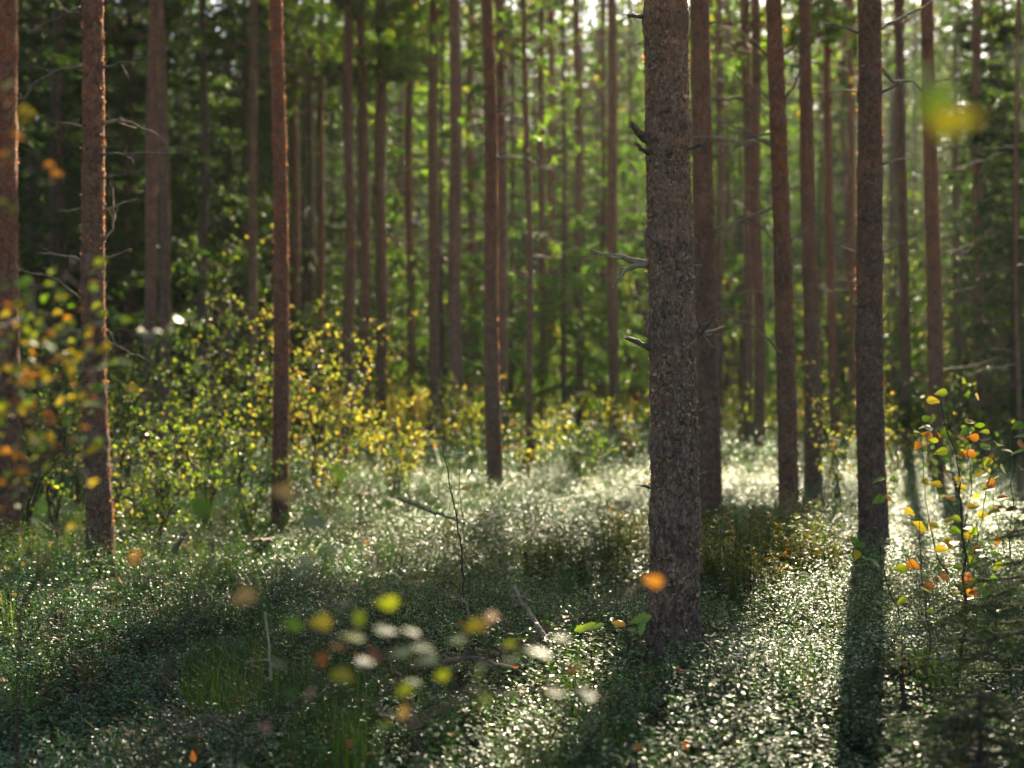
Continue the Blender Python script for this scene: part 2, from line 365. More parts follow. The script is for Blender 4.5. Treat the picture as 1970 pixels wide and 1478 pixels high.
# ------------------------------------------------------------ trees
def trunk_geom(mb, ax, h, rb, rt, zt, seg, dz, zfine, disp=.0, flare=.25, knots=(), seed=0, flakes=0, flake_z=(0, 3), bend=.012, bf=1.1):
    rs = np.random.default_rng(seed+4)
    if seg < 100: bend, bf = rs.uniform(.008, .030), rs.uniform(.5, 1.3)
    z = np.concatenate([np.arange(-.15, zfine, dz), np.linspace(zfine, h, max(8, int((h-zfine)/.5)))])
    def R(z):
        r = np.where(z < zt, rb+(rt-rb)*np.clip(z, 0, None)/zt, rt+(.02-rt)*np.clip((z-zt)/(h-zt), 0, 1)**1.25)
        return r*(1+flare*np.exp(-np.clip(z+.1, 0, None)/.18))
    a = np.arange(seg)*2*np.pi/seg
    Z, A = np.meshgrid(z, a, indexing='ij')
    r = R(Z)
    q = np.stack([np.cos(A)*rb, np.sin(A)*rb, Z], -1)
    r = r*(1+.06*(vnoise(q*np.array([5, 5, 1.3]), seed+3)-.5)+.035*(n2(Z*0+seed, Z, .8, seed+9)-.5))
    for kz, kw in knots:
        r = r*(1+kw*np.exp(-((Z-kz)/.07)**2)*(.4+1.2*vnoise(q*np.array([9, 9, 6]), seed+21)))
    if disp > 0:
        w = q+.02*(np.stack([vnoise(q*14, seed+5), vnoise(q*14, seed+6), vnoise(q*14, seed+7)], -1)-.5)
        rid = np.abs(vnoise(w*np.array([27, 27, 6.5]), seed)-.5)*2
        low = np.clip(1.25-Z/2.6, .35, 1)
        fin = vnoise(w*np.array([90, 90, 55]), seed+1)
        fin2 = np.abs(vnoise(w*np.array([60, 60, 34]), seed+8)-.5)*2
        r = r+disp*low*(np.clip(rid*3.2, 0, 1)-.7)+disp*.6*(fin-.5)+disp*.7*(np.clip(fin2*3, 0, 1)-.8)
    wob = bend*np.sin(Z*bf+seed)*np.clip(Z, 0, 1)
    X = ax*np.clip(Z, -1, None)+r*np.cos(A)+wob; Y = r*np.sin(A)
    V = np.stack([X, Y, Z], -1).reshape(-1, 3)
    n = len(z); i = np.arange(n-1)[:, None]*seg; j = np.arange(seg)[None]; k = (j+1) % seg
    mb.add(V, np.stack([i+j, i+k, i+seg+k, i+seg+j], -1).reshape(-1, 4), mat=0)
    if flakes:
        r_ = np.random.default_rng(seed+77)
        zz = r_.uniform(*flake_z, flakes)
        if flakes > 5000: zz = flake_z[0]+(flake_z[1]-flake_z[0])*r_.random(flakes)**.62
        aa = r_.uniform(0, 2*np.pi, flakes)
        er = np.stack([np.cos(aa), np.sin(aa), 0*aa], -1); et = np.stack([-np.sin(aa), np.cos(aa), 0*aa], -1)
        pos = er*(R(zz)*1.0-.002)[:, None]; pos[:, 0] += ax*zz+bend*np.sin(zz*bf+seed)*np.clip(zz, 0, 1); pos[:, 2] = zz
        up = np.array([0, 0, 1.])
        lie = flakes > 5000
        d = unit(et*r_.normal(size=(flakes, 1))+up*r_.normal(size=(flakes, 1))*(.8 if lie else .8)+er*(r_.uniform(.02, .28, (flakes, 1)) if lie else r_.uniform(.2, 1.0, (flakes, 1))))
        L = r_.uniform(.010, .025, flakes) if lie else r_.uniform(.010, .026, flakes)
        k = np.clip(zz/3.2, 0, 1)[:, None]
        c = pick(r_, [(5, (.43, .30, .19)), (4, (.52, .41, .28)), (1.6, (.42, .235, .135)), (1.5, (.20, .135, .09)), (.6, (.34, .36, .25))] if lie else [(3, (.32, .15, .07)), (2, (.24, .15, .10)), (1, (.16, .08, .05))], flakes, .22)
        leaves(mb, pos, d, er, L, L*r_.uniform(.5, 1.0, flakes), c, LEAF_OVAL, mat=1)
    return R

def gnarl(r, p0, p1, n=6, amp=.06):
    """a crooked line between two points"""
    t = np.linspace(0, 1, n)[:, None]
    L = np.linalg.norm(np.array(p1)-p0)
    off = r.normal(size=(n, 3))*amp*L*np.sin(t*np.pi)**.7
    return np.array(p0)*(1-t)+np.array(p1)*t+off

def dead_branch(parent, pts, r0, r, twigs=3, mat='dead', name='dead_branch', stub=False, fine=1):
    """a bare branch along a line of local points with a few side twigs"""
    mb = MB(); pts = np.asarray(pts, float)
    seg = []
    for a, b in zip(pts[:-1], pts[1:]): seg.append(gnarl(r, a, b, 5, .035)[:-1])
    line = np.concatenate(seg+[pts[-1:]])
    n = len(line)
    rad = np.linspace(r0, r0*(.55 if stub else .28), n)*(1+r.normal(size=n)*.10)
    rad[0] *= 1.35
    tube(mb, line, rad, 7 if fine else 5)
    L = np.linalg.norm(line[-1]-line[0])
    if stub:      # a splintered end
        for _ in range(4):
            o = line[-1]+r.normal(size=3)*r0*.3; tube(mb, [o-unit(line[-1]-line[-2])*.02, o+unit(line[-1]-line[-2])*r.uniform(.01, .03)], [r0*.28, r0*.05], 4)
    for _ in range(twigs):
        k = r.integers(max(1, n//3), n); d = unit(line[k]-line[k-1])
        q = unit(d*.5+r.normal(size=3)*.6)
        l = L*r.uniform(.12, .38)
        tube(mb, gnarl(r, line[k], line[k]+q*l, 4, .08), np.linspace(rad[k]*.55, rad[k]*.2, 4), 4)
    return mb.obj(name, M[mat], parent)

def pine_crown(r, org, ax, h, hc, spread, nb=26, carve=True, need=16, nl=.12, nw=.024, M_=13, K=6, gap=0, lum=1.0):
    mbT, mb = MB(), MB()
    z = hc+(h-hc)*np.sort(r.random(nb))**.9; z[0] = hc; z[-1] = h-.2
    ph = r.uniform(0, 6.28)+np.arange(nb)*2.4+r.normal(size=nb)*.4
    u = (z-hc)/(h-hc)
    L = spread*(1.0-.75*u**1.6)*r.uniform(.6, 1.15, nb)*(.55+.45*np.clip(u*5, 0, 1))
    dir_ = np.stack([np.cos(ph), np.sin(ph), 0*ph], -1)
    t = np.linspace(0, 1, 6)
    up = r.uniform(.0, .35, nb)+.5*u
    pts = np.empty((nb, 6, 3))
    for k, tt in enumerate(t):
        pts[:, k] = dir_*(L*tt)[:, None]; pts[:, k, 2] += z+L*(up*tt-.25*tt*tt+.25*tt**3); pts[:, k, 0] += ax*z
    pts[:, 1:] += r.normal(size=(nb, 5, 3))*.05
    for b in range(nb):
        tube(mbT, pts[b], np.linspace(.012+.012*L[b], .005, 6), 5)
    # side twigs
    tt = r.uniform(.22, 1, (nb, M_))
    f = tt*4.999; i = f.astype(int); f = (f-i)[..., None]
    bi = np.arange(nb)[:, None]
    a = pts[bi, i]*(1-f)+pts[bi, i+1]*f
    ang = ph[:, None]+r.choice([-1, 1], (nb, M_))*r.uniform(.4, 1.2, (nb, M_))
    dt = unit(np.stack([np.cos(ang), np.sin(ang), r.uniform(-.1, .7, (nb, M_))], -1))
    lt = (L[:, None]*.5*(1.15-tt)+.15)*r.uniform(.6, 1.2, (nb, M_))
    e = a+dt*lt[..., None]
    A, E, DT = a.reshape(-1, 3), e.reshape(-1, 3), dt.reshape(-1, 3)
    ks = keep_mask(E*.6+A*.4+org, r) if carve else np.ones(len(A), bool)
    sticks(mbT, A[ks], E[ks], .006, .003)
    s = r.uniform(.35, 1.05, (len(A), K, 1))
    c = A[:, None]*(1-s)+E[:, None]*s+r.normal(size=(len(A), K, 3))*.05
    cd = np.repeat(DT[:, None], K, 1)
    c = c.reshape(-1, 3); cd = cd.reshape(-1, 3)
    if gap: k = r.random(len(c)) > gap; c, cd = c[k], cd[k]
    if carve:
        k = keep_mask(c+org, r); c, cd = c[k], cd[k]
    if len(c):
        N = len(c)
        p = np.repeat(c, need, 0); d = np.repeat(cd*.7+np.array([0, 0, .25]), need, 0)+r.normal(size=(N*need, 3))*.62
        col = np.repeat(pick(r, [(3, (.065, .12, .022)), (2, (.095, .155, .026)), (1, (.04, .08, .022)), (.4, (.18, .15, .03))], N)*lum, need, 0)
        needles(mb, p, d, r.uniform(.7, 1.2, N*need)*nl, nw, col, r=r)
    return mbT, mb

def spruce_crown(r, org, ax, h, z0, R, nb=90, carve=True, nl=.11, nw=.022, M_=12, K=8, need=3, droop=.45, lum=1.0):
    mbT, mb = MB(), MB()
    u = np.sort(r.random(nb))**1.25; z = z0+(h-z0-.1)*u
    ph = np.arange(nb)*2.4+r.normal(size=nb)*.5
    L = R*(1-u)**.85*r.uniform(.7, 1.15, nb)+.18
    dir_ = np.stack([np.cos(ph), np.sin(ph), 0*ph], -1)
    t = np.linspace(0, 1, 6); pts = np.empty((nb, 6, 3))
    dr = droop*(1-u)+.05
    for k, tt in enumerate(t):
        pts[:, k] = dir_*(L*tt)[:, None]; pts[:, k, 2] += z+L*(-dr*1.3*tt+(dr*.7)*tt*tt+.15*u*tt); pts[:, k, 0] += ax*z
    for b in range(nb): tube(mbT, pts[b], np.linspace(.006+.008*L[b], .003, 6), 4)
    tt = np.sqrt(r.uniform(.04, 1, (nb, M_)))
    f = tt*4.999; i = f.astype(int); f = (f-i)[..., None]; bi = np.arange(nb)[:, None]
    a = pts[bi, i]*(1-f)+pts[bi, i+1]*f
    ang = ph[:, None]+r.choice([-1, 1], (nb, M_))*r.uniform(.3, 1.3, (nb, M_))
    dt = unit(np.stack([np.cos(ang), np.sin(ang), -r.uniform(.15, 1.3, (nb, M_))*(1-u[:, None]*.8)], -1))
    lt = (L[:, None]*.32*(1.25-tt)+.10)*r.uniform(.6, 1.3, (nb, M_))
    A = a.reshape(-1, 3); DT = dt.reshape(-1, 3); E = A+DT*lt.reshape(-1, 1)
    s = r.uniform(.0, 1.0, (len(A), K, 1))
    c = (A[:, None]*(1-s)+E[:, None]*s).reshape(-1, 3); cd = np.repeat(DT[:, None], K, 1).reshape(-1, 3)
    if carve:
        k = keep_mask(c+org, r); c, cd = c[k], cd[k]
    N = len(c)
    if N:
        p = np.repeat(c, need, 0)+r.normal(size=(N*need, 3))*.015; d = np.repeat(cd, need, 0)+r.normal(size=(N*need, 3))*.45
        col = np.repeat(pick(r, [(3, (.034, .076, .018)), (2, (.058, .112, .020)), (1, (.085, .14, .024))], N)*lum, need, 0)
        needles(mb, p, d, r.uniform(.7, 1.2, N*need)*nl, nw, col, r=r)
    return mbT, mb

def crown_obj(mbT, mb, parent, bark, needle):
    m = MB()
    for s_, k in ((mbT, 0), (mb, 1)):
        n0 = m.n
        for V, C in zip(s_.V, s_.C): m.V.append(V); m.C.append(C); m.n += len(V)
        for Fs, D, Ms in ((s_.F4, m.F4, m.M4), (s_.F3, m.F3, m.M3)):
            for f in Fs: D.append(f+n0); Ms.append(np.full(len(f), k, np.int32))
    return m.obj('crown', [M[bark], M[needle]], parent, smooth=False)

def pine(label, bx, tx, wb, wt, by=None, d=None, h=15, hc=7.5, spread=1.5, col=(1, 1, 1), seed=0, branches=(), rnd=8, group=None,
         name='pine_tree', knots=(), crown=True, nb=26, flakes=None, blen=(.35, 1.3), bz=None):
    if d is None: d = F*(H-.2)/(by-CY)
    r = np.random.default_rng(seed+100)
    x0 = (bx-CX)/F*d; z0 = float(gz(x0, d))
    ztop = H+CY/F*d
    xt = (tx-CX)/F*d
    ax = (xt-x0)/(ztop-z0)
    if 9 < d < 20: wb, wt = wb*.90, wt*.90
    rb = wb/2/F*d; rt = wt/2/F*d
    zt = ztop-z0
    h = max(h, zt+2)
    root = thing(name, label, 'tree', (x0, d, z0), group)
    org = np.array([x0, d, z0])
    near = d < 8; mid = d < 20
    mb = MB()
    nfl = flakes if flakes is not None else (1800 if near else 2600 if mid else 500)
    seg, dz = (230, .006) if near else (72, .02) if mid else (20, .12)
    trunk_geom(mb, ax, h, rb, rt, zt, seg, dz, min(zt+.3, h-2), disp=.0115 if near else .006 if mid else .006, flare=.38 if mid else .4,
               knots=knots if len(knots) else [(z, .08) for z in np.arange(.8+r.random()*.5, zt, .6)] if mid else (), seed=seed, flakes=nfl, flake_z=(.25, zt))
    t = mb.obj('trunk', [M['bark' if mid else 'bark_far'], M['flake']], root)
    t.color = (*col, 1)
    rad = lambda z: rb+(rt-rb)*min(max(z, 0)/zt, 1)
    for bspec in branches:       # (pixel polyline, radius in mm, twigs, kind)
        pl, rr, tw = bspec[:3]; kind = bspec[3] if len(bspec) > 3 else 'dead'
        pts = np.array([P(x, y, d)-org for x, y in pl])
        n = len(pts)
        if kind == 'front': off = -rad(pts[0][2])*.85-np.linspace(0, .05, n)
        else: off = -np.linspace(0, r.uniform(-.10, .16), n)
        pts[:, 1] += off
        a = pts[0]-[ax*pts[0][2], pts[0][1], pts[0][2]]
        if kind != 'front': pts[0][0] -= np.sign(pts[1][0]-pts[0][0])*min(.02, rad(pts[0][2])*.4)
        st = kind in ('stub', 'front')
        dead_branch(root, pts, rr/1000*(1.55 if near else 1.3), r, tw, 'pale_dead' if kind == 'pale' or (near and kind == 'dead') else 'dead', 'branch_stub' if st else 'dead_branch', stub=st)
    for k in range(rnd):
        zb = r.uniform(*(bz or (max(1.0, zt*.25), min(hc, zt*1.15)))); a = r.uniform(0, 6.28); L = r.uniform(*blen)
        p0 = np.array([ax*zb, 0, zb]); dr = np.array([math.cos(a), math.sin(a)*.8, r.uniform(-.25, .4)])
        pm = p0+dr*L*.5+np.array([0, 0, r.uniform(-.08, .08)]); p1 = p0+dr*L+np.array([0, 0, r.uniform(-.2, .05)*L])
        dead_branch(root, [p0, pm, p1], .005+.008*L, r, 3, 'pale_dead' if r.random() < .6 else 'dead', fine=mid)
    if crown:
        mbT, mbN = pine_crown(r, org, ax, h, hc, spread*(1.35 if d > 15 and spread == 1.5 else 1), nb if nb != 26 or d < 15 else 36, carve=d > 9, lum=1.7 if d > 20 and 700 < bx < 1700 else 1.0)  # central rear crowns get brighter needles: sunlit glow put into the colour
        crown_obj(mbT, mbN, root, 'bark', 'pine_needle')
    return root

def spruce(label, px, d, h, R=1.6, z0=.6, seed=0, group=None, nb=90, w=.11, name='spruce_tree', droop=.45, M_=12, carve=True, **kw):
    r = np.random.default_rng(seed+500)
    x0 = (px-CX)/F*d; g = float(gz(x0, d))
    root = thing(name, label, 'tree', (x0, d, g), group); org = np.array([x0, d, g])
    mb = MB(); trunk_geom(mb, 0, h, w, w*.6, h*.5, 14, .2, h*.5, disp=.004, seed=seed)
    mb.obj('trunk', M['bark_spruce'], root)
    a, b = spruce_crown(r, org, 0, h, z0, R, nb, carve=carve, droop=droop, M_=M_, lum=1.75 if 800 < px < 1500 else (.72 if px < 700 or px > 1600 else .9), **kw)  # needle colour carries the light: glow in the centre, shade at both sides
    crown_obj(a, b, root, 'bark_spruce', 'spruce_needle')
    for k in range(5 if d < 35 else 0):
        zb = r.uniform(.5, 4.5); an = r.uniform(0, 6.28); L = r.uniform(.5, 1.3)
        p0 = np.array([0, 0, zb]); p1 = p0+np.array([math.cos(an)*L, math.sin(an)*L, -.25*L])
        dead_branch(root, [p0, (p0+p1)/2+[0, 0, .08], p1], .010, r, 4, 'pale_dead' if k % 2 else 'dead', fine=0)
    return root

RED = (1.15, .92, .82); ORG = (1.25, .88, .68); GRY = (.92, 1.0, 1.05); BRN = (1.0, .92, .85); DRK = (.72, .68, .66); PNK = (1.15, 1.0, .98)
# the main pine in focus
pine('thick scaly pine trunk in sharp focus, largest in the wood, with broken branch stubs', 1297, 1285, 96, 79, by=1212, h=15, hc=8, seed=1, col=(1.5, 1.5, 1.5), rnd=0, nb=20,
     knots=[(gz_, .09) for gz_ in (.72, 1.05, 1.62, 2.02, 2.55, 3.05)], flakes=16000, branches=[
     ([(1252, 282), (1232, 266), (1211, 252)], 15, 0, 'stub'), ([(1250, 298), (1232, 293), (1218, 288)], 9, 0, 'stub'), ([(1250, 34), (1225, 36), (1206, 40)], 9, 1, 'stub'),
     ([(1256, 512), (1228, 503), (1195, 492), (1165, 488), (1137, 478)], 12, 3), ([(1252, 506), (1222, 512), (1200, 522), (1178, 553)], 10, 4),
     ([(1276, 500), (1262, 472), (1241, 458)], 10, 0, 'front'), ([(1322, 512), (1340, 510), (1352, 509)], 5, 0, 'stub'), ([(1250, 672), (1225, 658), (1202, 651)], 11, 1, 'stub'),
     ([(1312, 682), (1334, 650), (1350, 632), (1366, 617)], 12, 1, 'stub'), ([(1316, 668), (1345, 648), (1370, 636), (1399, 628)], 10, 3), ([(1328, 652), (1360, 646), (1390, 645)], 4, 1),
     ([(1328, 800), (1345, 792), (1362, 785)], 6, 1, 'stub'), ([(1334, 920), (1348, 914), (1361, 911)], 6, 2, 'stub'), ([(1252, 940), (1242, 936), (1234, 934)], 6, 2, 'stub'),
     ([(1320, 292), (1330, 290), (1345, 283)], 7, 1, 'stub'), ([(1285, 305), (1284, 300), (1283, 294)], 11, 0, 'front'), ([(1300, 846), (1297, 842), (1294, 838)], 10, 0, 'front')])
pine('stout reddish pine at the far left edge behind yellow birch leaves', 6, 10, 66, 60, by=1030, h=14, seed=2, col=ORG, rnd=6)
pine('reddish pine with several bare side branches and a sunlit right edge', 195, 172, 56, 42, by=1058, h=14, seed=3, col=RED, rnd=5, branches=[
     ([(188, 130), (250, 118), (315, 93)], 11, 3), ([(190, 240), (215, 232), (245, 232), (297, 255)], 13, 3, 'pale'), ([(190, 345), (220, 342), (247, 338)], 7, 1),
     ([(195, 410), (230, 395), (268, 385)], 10, 1, 'pale'), ([(198, 470), (216, 440), (214, 400), (212, 360)], 9, 2, 'pale'), ([(160, 402), (130, 408), (102, 412)], 8, 3),
     ([(205, 498), (225, 490), (249, 478)], 9, 1), ([(158, 500), (120, 492), (78, 488)], 8, 1, 'pale'), ([(158, 130), (115, 132), (60, 160), (20, 215)], 9, 3), ([(160, 245), (120, 238), (88, 232)], 9, 2),
     ([(165, 20), (130, 30), (60, 70)], 9, 3), ([(190, 12), (225, -2), (270, -30)], 10, 2), ([(170, 600), (120, 540), (60, 525)], 7, 2, 'pale')])
pine('slim red-brown pine leaning behind the branchy left pine, its top merged with a grey one', 283, 298, 24, 22, d=22, h=14, seed=4, col=RED)
pine('grey pine touching the red-brown one right of the branchy left pine', 319, 309, 22, 20, d=23.5, h=15, seed=5, col=GRY, rnd=8)
pine('slim orange pine with a brightly glowing right edge, standing alone left of centre', 540, 530, 36, 26, by=974, h=14, seed=6, col=(1.35, .85, .66), rnd=5, blen=(.1, .3),
     branches=[([(545, 15), (556, 18), (565, 24)], 6, 0, 'pale'), ([(545, 125), (575, 130), (600, 138)], 5, 1)])
pine('dark thin pine deep in shade right of the branchy left pine', 247, 248, 13, 11, d=30, h=14, seed=7, col=DRK)
pine('thin orange pine rising from the yellow birch bushes', 618, 617, 13, 11, d=34, h=14, seed=8, col=ORG)
pine('pinkish brown pine, first of the pair behind the lit birch bushes', 673, 671, 21, 19, d=28, h=15, seed=9, col=PNK)
pine('thinner pine of the pair behind the lit birch bushes, its lower edge glowing', 705, 696, 20, 16, d=30, h=14, seed=10, col=RED)
pine('dull brown pine between the pinkish pair and the thin red pine', 734, 731, 24, 20, d=31, h=15, seed=11, col=BRN, rnd=8)
pine('thin red pine above the sunlit tan grass', 790, 786, 15, 13, d=34, h=14, seed=12, col=ORG)
pine('pale brown pine, left one of two equal trunks behind the dark centre pine', 833, 836, 21, 18, d=30, h=15, seed=13, col=PNK)
pine('pale brown pine, right one of two equal trunks behind the dark centre pine', 877, 875, 26, 21, d=25, h=15, seed=14, col=PNK)
pine('dark brown straight pine near the centre with two bare branches high up', 952, 938, 34, 23, by=920, h=15, seed=15, col=BRN, rnd=6, branches=[
     ([(940, 78), (975, 62), (1012, 38), (1060, 15), (1110, 0)], 12, 3), ([(936, 82), (900, 62), (850, 55)], 9, 2), ([(938, 165), (920, 150), (900, 120)], 6, 1)])
pine('pinkish pine half hidden behind the dark centre pine, its left edge glowing', 968, 963, 20, 17, d=30, h=15, seed=16, col=PNK)
pine('young slender pine with a golden right edge under bright green foliage', 1022, 1010, 14, 9, d=22, h=9.5, hc=3.9, spread=1.0, seed=17, col=BRN, rnd=5, nb=34)
pine('thin dark pine just right of the golden-edged young pine', 1043, 1042, 13, 11, d=35, h=14, seed=18, col=DRK)
pine('thin dark pine alone between the golden-edged young pine and the thick main pine', 1115, 1110, 15, 13, d=35, h=14, seed=19, col=DRK)
pine('faint pinkish pine close to the left side of the thick main pine', 1181, 1177, 20, 18, d=32, h=15, seed=20, col=PNK)
pine('brown pine partly hidden behind the right side of the thick main pine', 1366, 1348, 52, 39, by=992, h=14, seed=21, col=BRN, rnd=6, branches=[
     ([(1368, 45), (1390, 38), (1413, 22)], 9, 1), ([(1372, 268), (1385, 262), (1392, 250)], 9, 0, 'pale'), ([(1374, 300), (1383, 302), (1386, 292)], 8, 0, 'stub'), ([(1352, 590), (1345, 560), (1340, 520)], 8, 0, 'front'), ([(1357, 300), (1354, 290), (1356, 270)], 12, 0, 'front'), ([(1378, 440), (1410, 430), (1445, 420)], 8, 1, 'pale')])
pine('pale grey thin pine right behind the half hidden brown pine', 1386, 1384, 15, 13, d=35, h=14, seed=22, col=GRY)
pine('grey pine left of the trunk with glowing orange edges', 1441, 1436, 19, 17, d=28, h=15, seed=23, col=GRY, nb=66, hc=6.8, spread=2.3)
pine('orange pine with glowing edges on both sides between two brown pines', 1462, 1451, 21, 18, d=26, h=15, seed=24, col=ORG, rnd=6, nb=66, hc=6.8, spread=2.3)
pine('orange-brown pine with long drooping bare branches on both sides', 1520, 1490, 42, 32, by=1000, h=14, seed=25, col=(1.2, .92, .7), rnd=5, branches=[
     ([(1480, 112), (1450, 80), (1408, 52)], 10, 2), ([(1482, 198), (1440, 165), (1378, 128)], 10, 2), ([(1484, 282), (1440, 255), (1372, 226)], 11, 2), ([(1508, 202), (1535, 150), (1562, 90)], 11, 3),
     ([(1506, 112), (1545, 75), (1590, 42)], 10, 2), ([(1490, 362), (1475, 352), (1460, 346)], 8, 0), ([(1518, 470), (1545, 445), (1575, 418)], 9, 2), ([(1492, 470), (1470, 440), (1438, 415)], 8, 1), ([(1505, 580), (1500, 530), (1490, 480)], 9, 0, 'front')])
pine('brown pine just right of the orange-brown one, base in a dark hollow', 1565, 1550, 38, 24, by=945, h=15, seed=26, col=BRN, rnd=6)
pine('slim red pine seen between the two brown right-hand pines', 1606, 1590, 18, 14, d=28, h=14, seed=27, col=(1.3, .82, .72), nb=66, hc=6.8, spread=2.3)
pine('faint orange thin pine touching the left side of the dark grey pine', 1641, 1638, 13, 12, d=32, h=14, seed=28, col=ORG)
pine('dark grey-brown pine whose shadow falls towards the camera, right of centre', 1682, 1668, 62, 46, by=1045, h=15, seed=29, col=(.88, .84, .80), rnd=4, branches=[
     ([(1688, 62), (1740, 30), (1808, -6)], 12, 3, 'pale'), ([(1652, 64), (1610, 45), (1577, 35)], 10, 2), ([(1654, 178), (1610, 172), (1560, 178)], 6, 2), ([(1688, 180), (1710, 172), (1724, 165)], 12, 1, 'stub'),
     ([(1692, 322), (1715, 312), (1745, 310)], 9, 1, 'pale'), ([(1654, 492), (1635, 480), (1616, 474)], 9, 1, 'pale'), ([(1698, 486), (1715, 476), (1740, 464)], 9, 1, 'pale'), ([(1680, 630), (1692, 618), (1700, 606)], 10, 0, 'front')])
pine('slender grey pine right of the dark grey-brown pine', 1746, 1728, 19, 17, d=25, h=14, seed=30, col=BRN, rnd=5)
pine('red-brown pine behind the blurred green leaf, with bare branches to its right', 1802, 1785, 34, 25, d=18, h=15, seed=31, col=RED, rnd=5, branches=[
     ([(1800, 158), (1850, 150), (1910, 128)], 10, 2), ([(1812, 335), (1860, 318), (1930, 296)], 10, 2, 'pale'), ([(1796, 275), (1750, 245), (1710, 225)], 8, 2), ([(1812, 490), (1870, 470), (1905, 440)], 9, 2), ([(1815, 580), (1840, 560), (1880, 550)], 8, 2, 'pale')])
pine('dim reddish pine in deep shade beyond the red-brown right pine', 1884, 1878, 19, 17, d=25, h=15, seed=32, col=RED)
pine('very thin dead pole standing in shade at the right edge', 1960, 1955, 9, 7, d=16, h=6, seed=33, col=(1.3, 1.2, 1.05), crown=False, rnd=6, name='dead_pole', flakes=0)
pine('pale green-grey slim trunk left of the slim orange pine', 490, 486, 17, 14, d=26, h=13, seed=34, col=(1.2, 1.3, 1.1), rnd=4)
pine('dim brown pine behind the slim orange pine, on its right', 570, 566, 17, 15, d=36, h=14, seed=35, col=BRN)
pine('dark pine in shade between the left edge pine and the branchy one', 120, 116, 18, 16, d=28, h=14, seed=36, col=DRK)
# spruces
SP = [('dark spruce behind the branchy left pine', 105, 26, 13, 1.7), ('drooping dark spruce between the grey pine and the pale trunk', 392, 27, 15, 1.9), ('tall spruce with lit tips behind the pale green-grey trunk', 470, 34, 17, 2.0),
      ('spruce with hanging boughs right of the slim orange pine', 585, 40, 16, 1.9), ('tall dark spruce at the left edge in the rear', -10, 24, 15, 1.9), ('dim spruce behind the dark thin pine', 255, 38, 16, 2.0),
      ('spruce in the rear above the tan grass', 735, 48, 13, 1.8), ('narrow spruce behind the left one of two equal trunks', 812, 54, 12, 1.6), ('small lit spruce behind the thin dark pine near the centre', 1090, 46, 9, 1.5),
      ('lit spruce just left of the thick main pine in the rear', 1222, 44, 12, 1.7), ('hazy spruce in the gap right of the half hidden brown pine', 1415, 46, 14, 1.7), ('spruce behind the slim red pine', 1635, 42, 11, 1.7),
      ('bushy spruce right of the dark grey-brown pine in the rear', 1715, 38, 10, 1.8), ('tall shady spruce behind the red-brown right pine', 1840, 27, 12, 1.9), ('dark spruce filling the right edge', 1955, 24, 11, 2.0),
      ('dense low spruce behind the dim reddish pine', 1905, 33, 12, 2.0), ('far spruce with lit crown above the centre', 1010, 58, 13, 1.8), ('far spruce between the pinkish pair and the tan grass', 655, 56, 14, 1.8)]
SP += [('tall dense spruce high behind the branchy left pine', 165, 33, 18, 2.2), ('dense spruce between the left pair and the slim orange pine', 340, 40, 19, 2.3), ('very tall dark spruce behind the slim orange pine', 530, 44, 20, 2.3),
       ('tall spruce in shade at the far left behind the edge pine', 40, 36, 19, 2.2), ('tall dim spruce left of the pinkish pair', 640, 46, 20, 2.2), ('tall spruce above the tan grass behind the thin red pine', 795, 50, 19, 2.2), ('dense spruce rear left of the branchy left pine', 205, 46, 20, 2.3),
       ('tall spruce behind the gap left of the dark grey-brown pine', 1600, 54, 17, 2.0), ('tall spruce at the right edge in the rear', 1985, 40, 17, 2.2), ('tall shaded spruce right of the red-brown right pine', 1835, 46, 16, 2.1), ('tall spruce behind the trunk with glowing orange edges', 1480, 52, 17, 2.1), ('hazy tall spruce close left of the thick main pine', 1200, 54, 17, 2.1), ('hazy spruce behind the dark centre pine', 930, 56, 17, 2.1)]
SP += [('dark dense spruce close behind the far left edge pine', 62, 29, 16, 2.1), ('dark dense spruce right behind the branchy left pine', 200, 30, 17, 2.2), ('dark dense spruce behind the merged pair of pines', 302, 33, 17, 2.3), ('dark dense spruce left of the slim orange pine', 440, 36, 18, 2.3), ('dark dense spruce close right of the slim orange pine', 598, 37, 18, 2.2), ('dark dense spruce in the far left corner', -25, 33, 17, 2.3)]
for k, (lab, px, d, h, R) in enumerate(SP):
    spruce(lab, px, d, h if px < 800 else min(h, .31*d), R, z0=.5+.3*(k % 3), seed=k, group='spruces among the pines', nb=120 if h < 15.5 else 170 if px > 800 else 230, M_=14, nw=.026)
